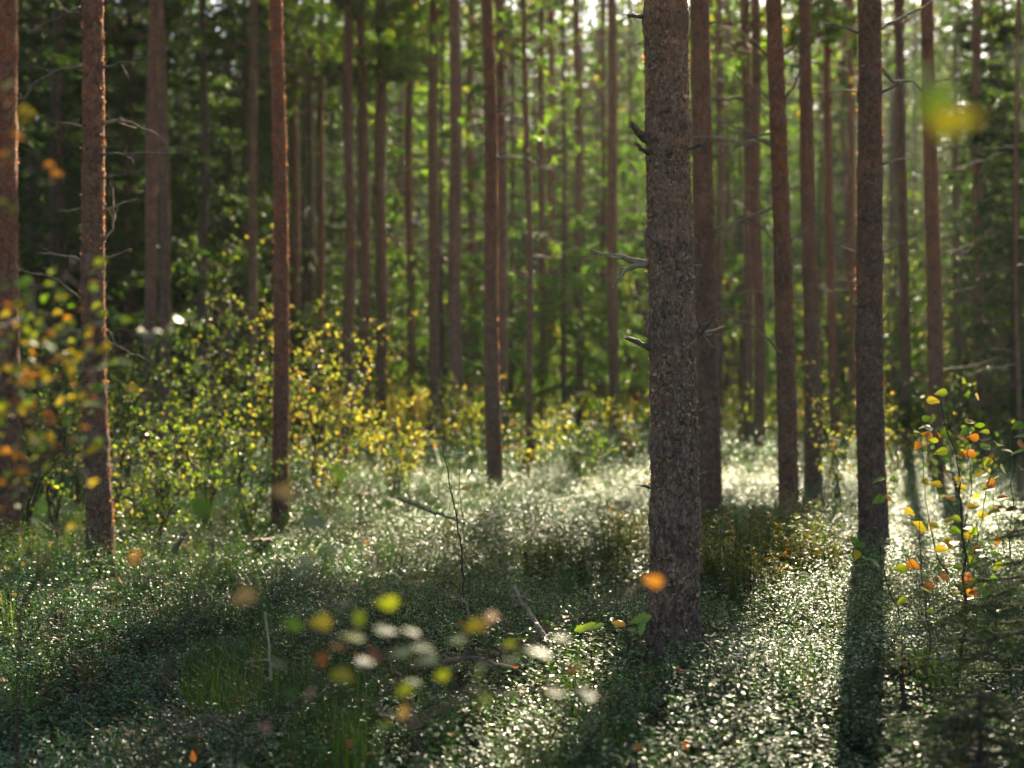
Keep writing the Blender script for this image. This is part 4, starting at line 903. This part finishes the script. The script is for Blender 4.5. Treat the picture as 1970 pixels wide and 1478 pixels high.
# ------------------------------------------------------------ young trees near the camera (leaf positions read off the photograph, each at its own depth)
GRN = (.14, .26, .02); YEL = (.54, .40, .03); YGR = (.34, .40, .02); ORA = (.52, .21, .025); BRO = (.26, .09, .03); PAL = (.22, .27, .13); DGR = (.06, .13, .02); TAN = (.55, .33, .12)  # the pale tone has sun and sky glare on leaf tops put into it
HALF = unit(S+unit(np.array([0, -1, .12])))
def leafset(mb, L, org, d, dj, r, size=1.0, tm=LEAF_BIRCH, mat=1):
    """L: (px, py, colour, length in photograph pixels)"""
    P_, D_, N_, LL, C_ = [], [], [], [], []
    for px, py, col, s in L:
        dd = d+r.uniform(-dj, dj)
        P_.append(P(px, py, dd)-org); LL.append(s/F*dd*size)
        a = r.uniform(0, 6.28)
        if col is PAL: N_.append(HALF+r.normal(size=3)*.05); D_.append([math.cos(a), math.sin(a)*.6, -.1])
        else: N_.append(np.array([r.normal()*.5, r.normal()*.4-.9, .8])); D_.append([math.cos(a), math.sin(a)*.7, r.normal()*.35-.15])
        C_.append(np.array(col)*r.uniform(.8, 1.2))
    P_, D_, N_, LL, C_ = map(np.array, (P_, D_, N_, LL, C_))
    P_ = P_-unit(D_)*LL[:, None]*.5
    leaves(mb, P_, D_, N_, LL, LL*r.uniform(.62, .85, len(LL)), C_, tm, mat=0)
    return P_
def sapling(name, label, cat, org, d, stems, leafs, seed, dj=.15, matl='birch_leaf', r0=.006, size=1.0, link=.35, tm=LEAF_BIRCH, extra=None, mats='stem'):
    """stems: pixel polylines (or local 3-D points) ; each leaf is joined by a stalk to the closest twig point"""
    r = np.random.default_rng(seed); org = np.array(org, float)
    root = thing(name, label, cat, org)
    ms, mb = MB(), MB(); allp = []
    for st in stems:
        pl, rr = st[0], st[1]
        pts = []
        for q in pl:
            if len(q) == 3: pts.append(np.array(q, float)-org)
            else: pts.append(P(q[0], q[1], d+r.uniform(-dj, dj)*.5)-org)
        line = np.concatenate([gnarl(r, a, b, 6, .02)[:-1] for a, b in zip(pts[:-1], pts[1:])]+[np.array(pts[-1:])])
        tube(ms, line, np.linspace(rr, max(.0009, rr*.35), len(line)), 6); allp.append(line)
    allp = np.concatenate(allp)
    if extra is not None: leafs = list(leafs)+extra(r)
    if leafs:
        lp = leafset(mb, leafs, org, d, dj, r, size, tm)
        for p in lp:
            dist = np.linalg.norm(allp-p-np.array([0, 0, .02]), axis=1); k = int(dist.argmin())
            b = gnarl(r, allp[k], p, 4, .06); tube(ms, b, np.linspace(.0013 if dist[k] > .04 else .0008, .0006, 4), 4, cap=False)
    ms.obj('stem', M[mats], root)
    if leafs: mb.obj('foliage', M[matl], root)
    return root
def gp(x, y): return (x, y, float(gz(x, y)))
# blurred birch twig across the bottom of the picture
F2 = [(745,1160,YGR,44),(700,1205,PAL,34),(742,1213,PAL,42),(793,1216,PAL,42),(815,1247,PAL,46),(768,1256,PAL,42),(820,1270,PAL,42),(700,1276,PAL,46),(722,1262,BRO,40),(660,1300,YEL,48),(650,1243,ORA,38),(675,1225,YGR,50),
      (617,1197,YEL,42),(565,1203,GRN,36),(915,1205,YEL,46),(945,1188,ORA,36),(878,1232,PAL,36),(1035,1255,PAL,56),(1080,1228,PAL,30),(985,1245,YGR,30),(980,1272,PAL,34),(925,1282,PAL,30),(778,1328,YGR,36),(795,1312,PAL,32),
      (850,1300,YGR,30),(785,1352,ORA,28),(775,1372,TAN,32),(560,1335,DGR,34),(595,1335,BRO,34),(485,1400,PAL,36),(510,1400,BRO,30),(535,1278,PAL,36),(935,1345,YGR,34),(985,1340,GRN,36),(1130,1338,PAL,50),(1070,1332,PAL,36),
      (1257,1118,ORA,36),(920,1300,YGR,26),(690,1190,YGR,34),(1000,1260,GRN,30),(740,1395,YGR,30),(1105,1290,BRO,30),(620,1270,BRO,30)]
sapling('young_birch', 'blurred birch twig with pale and yellow leaves low in front, close to the camera', 'sapling', gp(-.16, 2.25), 2.25,
        [([gp(-.16, 2.25), (-.15, 2.25, .5), (800, 1400), (760, 1290), (690, 1215)], .0045), ([(760, 1300), (840, 1268), (960, 1255), (1090, 1235)], .0034), ([(790, 1400), (900, 1330), (1060, 1330), (1150, 1335)], .0034),
         ([(800, 1400), (640, 1320), (540, 1270)], .0034), ([(960, 1255), (1120, 1180), (1262, 1110)], .003), ([(760, 1330), (640, 1230), (560, 1200)], .003), ([(640, 1330), (560, 1360), (480, 1400)], .003)], F2, 21, dj=.06, size=1.08, tm=LEAF_FLAT)
# blurred green and pale leaves left of it
F3 = [(390,978,GRN,46),(445,950,GRN,46),(543,948,TAN,38),(600,1010,PAL,44),(592,990,GRN,34),(258,1073,ORA,34),(655,915,GRN,28),(470,1150,TAN,40),(575,1105,PAL,36),(640,1060,PAL,36),(660,1165,PAL,32),(590,1080,PAL,36),(420,990,ORA,26)]
sapling('young_birch', 'young birch shoot with a few blurred green leaves below the slim orange pine', 'sapling', gp(-.62, 2.15), 2.15,
        [([gp(-.62, 2.15), (-.6, 2.15, .6), (330, 1250), (400, 1080), (440, 970)], .004), ([(390, 1100), (500, 1050), (600, 1000), (660, 915)], .0016), ([(380, 1130), (320, 1100), (258, 1070)], .0014), ([(400, 1080), (520, 1120), (640, 1070)], .0014), ([(520,1120),(600,1150),(665,1165)], .0012)], F3, 22, dj=.08, size=1.3)
# the autumn birch at the left edge
def left_leaves(r):
    out = []
    for _ in range(270):
        x = abs(r.normal())*145-25; y = r.triangular(500, 700, 1040)
        if x > 330-(y-600)*.25 or (x > 215 and r.random() < .8): continue
        t = (y-500)/500
        col = [GRN, YGR, YEL, ORA, BRO, PAL][r.choice(6, p=unit_p([.24*(1-t)+.04, .26*(1-t)+.06, .25, .07+.13*t, .04+.25*t, .12]))]
        out.append((x, y, col, r.uniform(16, 27)))
    return out
def unit_p(p): p = np.array(p); return p/p.sum()
FL = [(225,613,GRN,34),(360,613,YGR,44),(345,615,ORA,30),(185,625,PAL,40),(195,675,YEL,44),(275,640,YEL,36),(285,648,PAL,34),(330,633,PAL,26),(310,640,PAL,30),(130,640,GRN,34),(45,545,GRN,40),(40,585,YEL,40),(120,570,YEL,28),
      (215,698,GRN,30),(240,697,PAL,28),(195,708,PAL,26),(110,690,ORA,34),(185,748,GRN,32),(205,745,PAL,26),(185,780,PAL,44),(170,776,PAL,30),(193,845,PAL,30),(180,866,YEL,28),(95,845,YEL,36),(155,853,PAL,30),(215,868,PAL,26),(130,910,YEL,30),(25,935,PAL,28)]
sapling('young_birch', 'bushy young birch with yellow, orange and brown leaves in front of the two left pines', 'sapling', gp(-1.28, 3.0), 3.0,
        [([gp(-1.28, 3.0), (-1.27, 3.0, .5), (-1.24, 2.95, 1.0), (20, 700), (60, 540)], .009), ([(-40, 800), (60, 700), (140, 660), (230, 650), (290, 628), (365, 612)], .004), ([(-40, 640), (60, 610), (150, 645), (200, 680)], .003),
         ([(-40, 1000), (40, 900), (120, 860), (200, 850)], .004), ([(-30, 900), (70, 780), (150, 770), (210, 745)], .003), ([(30, 1000), (80, 900), (100, 760), (90, 620)], .003), ([(-20, 620), (50, 560), (120, 540), (140, 500)], .0025),
         ([gp(-1.05, 3.1), (40, 1180), (90, 1080), (150, 960), (165, 880)], .004), ([(60, 1150), (120, 1090), (160, 1020)], .0025)], FL, 23, dj=.35, extra=left_leaves)
FU = [(14,163,YEL,40),(4,178,YEL,38),(15,200,ORA,30),(50,215,YEL,36),(46,235,YEL,30),(35,262,ORA,22),(4,298,ORA,30),(20,300,GRN,20),(95,318,ORA,24),(110,335,ORA,26),(96,350,YEL,26),(52,332,PAL,24),(4,388,YGR,24),(24,402,YGR,16),(20,285,PAL,20),(80,350,PAL,18)]
sapling('young_birch', 'tall thin birch shoot at the upper left edge with glowing yellow and orange leaves', 'sapling', gp(-1.12, 2.7), 2.6,
        [([gp(-1.12, 2.7), (-1.09, 2.65, .9), (-50, 500), (-20, 300), (8, 150)], .005), ([(-20, 320), (40, 260), (55, 210)], .0016), ([(-30, 420), (40, 370), (110, 320)], .0016), ([(-40, 430), (10, 400), (30, 395)], .0012)], FU, 24, dj=.05)
# birch sapling in the sun at the right
def right_leaves(r):
    out = []
    for _ in range(46):
        y = r.uniform(800, 1190); x = 1855+r.normal()*55
        if x < 1745: continue
        out.append((x, y, [GRN, YGR, YEL, ORA, BRO, PAL][r.choice(6, p=unit_p([.22, .25, .2, .13, .1, .1]))], r.uniform(14, 24)))
    return out
FR = [(1810,757,YGR,22),(1796,772,YEL,24),(1880,765,TAN,18),(1783,806,GRN,18),(1778,822,PAL,20),(1783,823,GRN,24),(1765,832,YGR,22),(1785,840,ORA,28),(1795,848,YGR,20),(1808,838,ORA,18),(1810,870,YGR,24),(1765,858,ORA,22),(1867,812,YEL,24),(1885,818,GRN,20),
      (1858,832,GRN,28),(1872,842,ORA,20),(1897,860,GRN,26),(1863,873,ORA,28),(1900,885,ORA,32),(1920,855,PAL,24),(1930,905,YGR,28),(1886,912,YGR,26),(1958,820,GRN,24),(1966,840,GRN,26),(1965,857,ORA,22),(1960,870,GRN,30),(1938,868,PAL,22),(1820,884,GRN,18),
      (1780,928,YEL,22),(1800,932,YEL,24),(1850,938,YEL,18),(1872,975,YEL,26),(1905,932,ORA,22),(1930,958,ORA,22),(1850,955,YEL,16),(1880,955,YGR,22),(1770,1012,YEL,26),(1795,1010,YGR,20),(1825,1003,YEL,20),(1838,998,YGR,22),(1812,1057,YEL,24),(1780,1012,GRN,20),
      (1880,1085,GRN,22),(1885,1070,PAL,18),(1865,1062,GRN,18),(1732,1095,YGR,24),(1756,1088,ORA,24),(1816,1110,BRO,18),(1858,1112,BRO,22),(1864,1125,BRO,22),(1872,1140,BRO,18),(1862,1150,BRO,20),(1868,1170,BRO,20),(1855,1160,BRO,18),(1735,1157,YGR,20),(1925,1175,GRN,18),(1922,1040,ORA,24),
      (1916,1066,GRN,20),(1915,980,YEL,20),(1945,985,YGR,20),(1750,985,YEL,20),(1818,955,PAL,22),(1798,968,ORA,18),(1838,1022,GRN,20),(1890,1000,YGR,18),(1948,1020,YEL,18),(1820,1085,ORA,16),(1775,1060,YGR,18)]
sapling('birch_sapling', 'sunlit birch sapling with yellow-green and orange leaves right of the dark grey-brown pine', 'sapling', gp(1.80, 5.75), 5.6,
        [([gp(1.80, 5.75), (1858, 1180), (1850, 1000), (1840, 880), (1808, 770)], .007), ([(1853, 1120), (1890, 1000), (1925, 765)], .0022), ([(1856, 1150), (1800, 1060), (1780, 960), (1772, 850)], .003), ([(1850, 1040), (1870, 940), (1862, 830), (1868, 775), (1885, 768)], .002),
         ([gp(2.0, 5.7), (1938, 1180), (1945, 1000), (1950, 830)], .004), ([(1848, 1000), (1810, 940), (1800, 860)], .002), ([(1852, 1060), (1890, 990), (1910, 890)], .002), ([gp(1.66, 5.6), (1785, 1200), (1772, 1100), (1768, 990)], .0035), ([(1775, 1130), (1750, 1080), (1735, 1040)], .0016), ([(1940,1090),(1920,1010),(1905,930)], .0018)], FR, 25, dj=.14, size=1.15, extra=right_leaves)
FG = [(1645,1040,GRN,18),(1655,1050,GRN,18),(1648,1068,YEL,20),(1682,1082,GRN,26),(1645,1088,YGR,22),(1690,925,GRN,24),(1718,923,GRN,20),(1690,962,GRN,24),(1710,960,ORA,18),(1665,1075,GRN,16)]
sapling('birch_sapling', 'thin birch shoot with a few green leaves in front of the dark grey-brown pine', 'sapling', gp(1.52, 6.1), 5.9,
        [([gp(1.52, 6.1), (1735, 1200), (1705, 1120), (1690, 1040), (1695, 930)], .003), ([(1702, 1110), (1670, 1080), (1645, 1050)], .0014), ([(1692, 1000), (1708, 960), (1720, 925)], .0012)], FG, 26, dj=.06, size=1.15)
# overhanging birch spray at the upper right, very close
sapling('young_birch', 'very blurred green and yellow leaf hanging at the upper right, close to the camera', 'sapling', gp(.72, 1.2), 1.2,
        [([gp(.72, 1.25), (.70, 1.25, .7), (.66, 1.25, 1.25), (2010, 60), (1900, 40), (1800, 120)], .005), ([(2000, 90), (1975, 100), (1945, 108)], .0015), ([(2040, 600), (1950, 560), (1870, 545)], .0025), ([(2030, 620), (1945, 480), (1930, 440)], .0025)],
        [(1775,165,(.16,.30,.012),105),(1842,238,(.24,.22,.012),105),(1805,200,(.16,.28,.012),95),(1958,108,PAL,60)], 27, dj=.02)
# bare sapling in the clearing
sapling('bare_sapling', 'thin dark sapling almost without leaves standing in the clearing left of the thick main pine', 'sapling', gp((893-CX)/F*7.6, 7.6), 7.6,
        [([gp((893-CX)/F*7.6, 7.6), (893, 1150), (888, 1060), (880, 1000), (866, 940), (850, 852)], .007), ([(888, 1075), (893, 1010), (884, 940), (886, 858)], .003), ([(884, 1030), (862, 1000), (850, 985)], .0016), ([(890, 1050), (905, 1030), (925, 1000), (935, 990)], .0016),
         ([(868, 945), (840, 915), (795, 888)], .0016), ([(880, 1000), (920, 950), (960, 870)], .0014), ([(892, 1110), (910, 1100), (925, 1090)], .0015), ([(886, 1060), (862, 1040), (845, 1015)], .0014), ([(874, 975), (868, 930), (872, 890)], .0014)],
        [(848,856,PAL,14),(852,868,PAL,18),(884,866,GRN,22),(892,1000,BRO,16),(905,1062,TAN,12),(793,886,YEL,18),(930,992,YEL,14),(895,940,TAN,18),(956,1002,ORA,14),(806,1065,YEL,14),(885,878,PAL,16)], 28, dj=.12)
# oak seedling at the foot of the main pine
sapling('oak_seedling', 'pale green oak seedling with lobed leaves at the foot of the thick main pine', 'seedling', gp((1205-CX)/F*6.15, 6.15), 6.1,
        [([gp((1205-CX)/F*6.15, 6.15), (1208, 1225), (1206, 1205)], .004), ([gp((1135-CX)/F*6.15, 6.12), (1136, 1225), (1133, 1212)], .003)],
        [(1232,1192,(.24,.34,.05),50),(1236,1206,(.22,.32,.06),46),(1190,1200,(.34,.20,.05),34),(1213,1212,(.20,.30,.05),36),(1150,1206,(.22,.34,.04),36),(1120,1210,(.22,.34,.04),36),(1135,1204,(.24,.36,.05),34),(1178,1192,(.26,.30,.05),24)], 29, dj=.07, tm=LEAF_LOBED, size=.85)

# ------------------------------------------------------------ dead wood on the ground
def stick(name, label, cat, pts3, r0, seed, twigs, mat='pale_dead', tail=.6):
    r = np.random.default_rng(seed); pts3 = [np.array(p, float) for p in pts3]; org = pts3[0].copy()
    root = thing(name, label, cat, org); ms = MB()
    line = np.concatenate([gnarl(r, a-org, b-org, 8, .012)[:-1] for a, b in zip(pts3[:-1], pts3[1:])]+[np.array([pts3[-1]-org])])
    rad = np.linspace(r0, r0*tail, len(line))*(1+r.normal(size=len(line))*.06); tube(ms, line, rad, 10)
    ms.obj('shaft', M[mat], root)
    for k, (t, q, l) in enumerate(twigs):
        p0 = line[int(t*(len(line)-1))]; p1 = p0+unit(np.array(q, float))*l
        tm_ = MB(); tube(tm_, gnarl(r, p0, p1, 5, .06), np.linspace(r0*.5, r0*.2, 5), 6); tm_.obj('side_twig', M[mat], root)
    return root
a = P(1072, 1262, 6.0); b = P(988, 1128, 6.25)
stick('leaning_stick', 'leaning dead stick with short twigs left of the thick main pine', 'stick', [a+(a-b)*.25, P(1035, 1205, 6.1), b], .012, 3, [(.86, (.5, -.3, .45), .075), (.86, (.7, .2, -.25), .08), (.9, (-.6, -.3, .1), .05), (.88, (.4, -.6, .2), .05)])
stick('fallen_branch', 'dark fallen branch slanting down towards the bare sapling', 'branch', [P(765, 958, 10.2), P(815, 978, 10.1), P(895, 1008, 9.9)], .013, 4, [(.3, (-.2, 0, .6), .18), (.6, (.3, 0, .5), .14)], 'dead')
stick('broken_stick', 'thin pale broken stick standing in the shrubs low on the left', 'stick', [P(521, 1310, 5.0), P(518, 1240, 5.05), P(510, 1178, 5.1)], .005, 5, [(.35, (-.8, 0, -.1), .10), (.7, (.5, 0, .4), .04)])
stick('bent_twig', 'pale curved twig arching out of the shrubs below the bare sapling', 'twig', [P(902, 1185, 6.6), P(897, 1160, 6.6), P(885, 1153, 6.6), P(866, 1156, 6.6)], .006, 6, [(.5, (.2, 0, .6), .04)])
stick('dark_stick', 'dark slanted stick end rising right of the branchy left pine', 'stick', [P(335, 1062, 9.4), P(347, 1040, 9.4), P(360, 1022, 9.4)], .018, 7, [(.6, (-.5, 0, .5), .06)], 'dead')
stick('arched_branch', 'mossy dead branch lying in the grass behind the blurred leaves', 'branch', [P(850, 1275, 5.3), P(905, 1265, 5.35), P(985, 1285, 5.35)], .010, 8, [(.4, (.2, 0, .5), .05), (.7, (.5, -.3, .3), .07)], 'dead')
r = np.random.default_rng(91)
for k, (px, py) in enumerate([(715, 1075), (1310+70, 1110), (345, 1385)]):     # dry brush
    d = F*(H-.2)/(py-CY); root = thing('dead_brushwood', ['dark dry brushwood standing in the shrubs left of the bare sapling', 'grey dry twigs lying below the marsh shrubs right of the thick main pine', 'tangle of pale dry twigs low in the left corner'][k], 'brushwood', P(px, py+20, d))
    ms = MB(); a = r.uniform(-1.0, 1.0, 16); l = r.uniform(.12, .32, 16)
    for q in range(16):
        dd = np.array([math.sin(a[q])*1.2, r.normal()*.4, .9 if k == 0 else .15+.2*r.random()]); p0 = r.normal(size=3)*np.array([.08, .06, .01])
        tube(ms, gnarl(r, p0, p0+unit(dd)*l[q], 5, .08), np.linspace(.003, .001, 5), 4)
    ms.obj('twig', M['dead'], root)
# stumps
def stump(label, px, py, w, h, seed):
    r = np.random.default_rng(seed); d = F*(H-.15)/(py-CY); rb = w/2/F*d; p = P(px, py, d); z0 = float(gz(p[0], d)); hh = p[2]-z0+h
    root = thing('tree_stump', label, 'stump', (p[0], d, z0-.03)); mb = MB()
    n = 20; a = np.arange(n)*2*np.pi/n; zs = np.linspace(0, hh, 7); V = []
    for z in zs: V.append(np.stack([np.cos(a), np.sin(a), 0*a], -1)*(rb*(1+.35*math.exp(-z/.07))*(1+.16*vnoise(np.stack([np.cos(a)*2, np.sin(a)*2, a*0+z*3], -1), seed)))[:, None]+np.array([0, 0, z]))
    V = np.concatenate(V); V[-n:, 2] += .03*r.random(n)
    i = np.arange(6)[:, None]*n; j = np.arange(n)[None]; k = (j+1) % n
    mb.add(V, np.stack([i+j, i+k, i+n+k, i+n+j], -1).reshape(-1, 4)); mb.obj('bark', M['bark'], root).color = (.6, .55, .5, 1)
    t = MB(); top = V[-n:]; t.add(np.concatenate([top*.985+[0, 0, .004], [[0, 0, hh+.02]]]), None, [(q, (q+1) % n, n) for q in range(n)]); t.obj('cut_face', M['pale_dead'], root)
stump('old sawn stump among the lit shrubs right of the branchy left pine', 505, 1052, 36, .07, 3)
stump('small dark stump in the shade at the lower left', 117, 1195, 22, .05, 4)
stump('dark old stump in the shrubs left of the dark centre pine', 700, 965, 26, .10, 5)
# young spruce in the lower right corner
def young_spruce(label, px, d, h, R, seed, nb=46, z0=.04, lean=0):
    r = np.random.default_rng(seed); x0 = (px-CX)/F*d; z = float(gz(x0, d)); root = thing('young_spruce', label, 'tree', (x0, d, z))
    mb = MB(); tube(mb, gnarl(r, np.zeros(3), np.array([lean, 0, h]), 8, .01), np.linspace(.016, .004, 8), 8); mb.obj('trunk', M['bark_spruce'], root)
    mt, mn = MB(), MB()
    u = np.sort(r.random(nb)); zz = z0+(h-z0)*u; ph = np.arange(nb)*2.4+r.normal(size=nb)*.4; L = R*(1-u)**.8*r.uniform(.75, 1.15, nb)+.06
    for b in range(nb):
        dr = np.array([math.cos(ph[b]), math.sin(ph[b]), 0]); t = np.linspace(0, 1, 9)[:, None]
        line = dr*L[b]*t+np.array([0, 0, 1.])*(zz[b]+L[b]*(-.30*t+.28*t*t)*(1.2-u[b]))+r.normal(size=(9, 3))*.006; line[0] = [0, 0, zz[b]]; line[:, 0] += lean*zz[b]/h
        tube(mt, line, np.linspace(.006, .0015, 9), 5); segs = [(line, L[b])]
        side = np.cross(dr, [0, 0, 1])
        for q in range(int(6+L[b]*16)):
            f = r.uniform(.15, .97)*8; k = int(f); p0 = line[k]*(1-f+k)+line[min(k+1, 8)]*(f-k)
            l = (L[b]*.42*(1.1-f/8)+.04)*r.uniform(.7, 1.2); dd = unit(dr*.75+side*r.choice([-1, 1])*.8+np.array([0, 0, r.uniform(-.35, .15)]))
            tw = np.stack([p0, p0+dd*l*.5+[0, 0, -.01], p0+dd*l+[0, 0, -.015]]); tube(mt, tw, [.0025, .0018, .001], 4, cap=False); segs.append((tw, l))
        for ln_, l in segs:
            n = int(l*620)+6; f = r.uniform(0, 1, n)*(len(ln_)-1.001); k = f.astype(int); f = (f-k)[:, None]
            p = ln_[k]*(1-f)+ln_[k+1]*f; ax_ = unit(ln_[-1]-ln_[0]); dn = ax_*.75+r.normal(size=(n, 3))*.55+np.array([0, 0, .12])
            needles(mn, p, dn, r.uniform(.010, .018, n), .0019, pick(r, [(3, (.028, .060, .020)), (2, (.04, .08, .024))], n), r=r)
    crown_obj(mt, mn, root, 'bark_spruce', 'spruce_needle')
young_spruce('young spruce with wide low boughs in the lower right corner', 1885, 3.95, .52, .52, 1, nb=54)
young_spruce('second young spruce at the right edge, dark behind the corner spruce', 1985, 4.7, .95, .55, 2, nb=54)
young_spruce('tiny spruce in shadow below the dark grey-brown pine', 1735, 5.1, .34, .26, 3, nb=26)

# ------------------------------------------------------------ air
def haze():
    me = bpy.data.meshes.new('haze'); x0, x1, y0, y1, z0, z1 = -300, 300, -80, 300, -4, 22
    me.from_pydata([(x, y, z) for z in (z0, z1) for y in (y0, y1) for x in (x0, x1)], [], [(0, 2, 3, 1), (4, 5, 7, 6), (0, 1, 5, 4), (2, 6, 7, 3), (0, 4, 6, 2), (1, 3, 7, 5)])
    m, nt, ns, ln = newmat('air'); out = ns.new('ShaderNodeOutputMaterial')
    v = node(ns, 'ShaderNodeVolumePrincipled', inp={'Color': (.93, .95, .92, 1), 'Density': HAZE, 'Anisotropy': .55}); ln.new(v.outputs[0], out.inputs['Volume'])
    me.materials.append(m); o = bpy.data.objects.new('haze', me); COL.objects.link(o); o['kind'] = 'stuff'; o['label'] = 'faint sunlit haze between the trees'
HAZE = .0003
if HAZE: haze()

# ------------------------------------------------------------ light, camera
w = bpy.data.worlds.new('World'); SC.world = w; w.use_nodes = True; nt = w.node_tree; nt.nodes.clear()
sky = nt.nodes.new('ShaderNodeTexSky'); sky.sky_type = 'NISHITA'; sky.sun_disc = False; sky.sun_elevation = SUN_EL; sky.sun_rotation = SUN_AZ; sky.air_density = .9; sky.dust_density = 1.6
bg = nt.nodes.new('ShaderNodeBackground'); bg.inputs['Strength'].default_value = .062
ow = nt.nodes.new('ShaderNodeOutputWorld'); nt.links.new(sky.outputs[0], bg.inputs[0]); nt.links.new(bg.outputs[0], ow.inputs[0])
sun = bpy.data.lights.new('sun', 'SUN'); sun.energy = 5.0; sun.angle = math.radians(.5); sun.color = (1, .85, .60)
so = bpy.data.objects.new('sun', sun); COL.objects.link(so); so.rotation_euler = Vector(S).to_track_quat('Z', 'Y').to_euler(); so.location = (10, 30, 30)
cam = bpy.data.cameras.new('camera'); cam.lens = 50; cam.sensor_width = 36; cam.clip_end = 1000; cam.clip_start = .05
cam.dof.use_dof = True; cam.dof.focus_distance = 6.6; cam.dof.aperture_fstop = 1.8; cam.dof.aperture_blades = 0
co = bpy.data.objects.new('camera', cam); COL.objects.link(co); co.location = (0, 0, H); co.rotation_euler = (math.pi/2, 0, 0); SC.camera = co
vs = SC.view_settings; vs.view_transform = 'Standard'; vs.look = 'None'; vs.gamma = 1; vs.exposure = 1.9; vs.use_curve_mapping = False
cy = SC.cycles; cy.max_bounces = 6; cy.diffuse_bounces = 3; cy.glossy_bounces = 2; cy.transmission_bounces = 4; cy.volume_bounces = 0; cy.transparent_max_bounces = 4
cy.use_denoising = True; cy.sample_clamp_indirect = 6; cy.caustics_reflective = False; cy.caustics_refractive = False
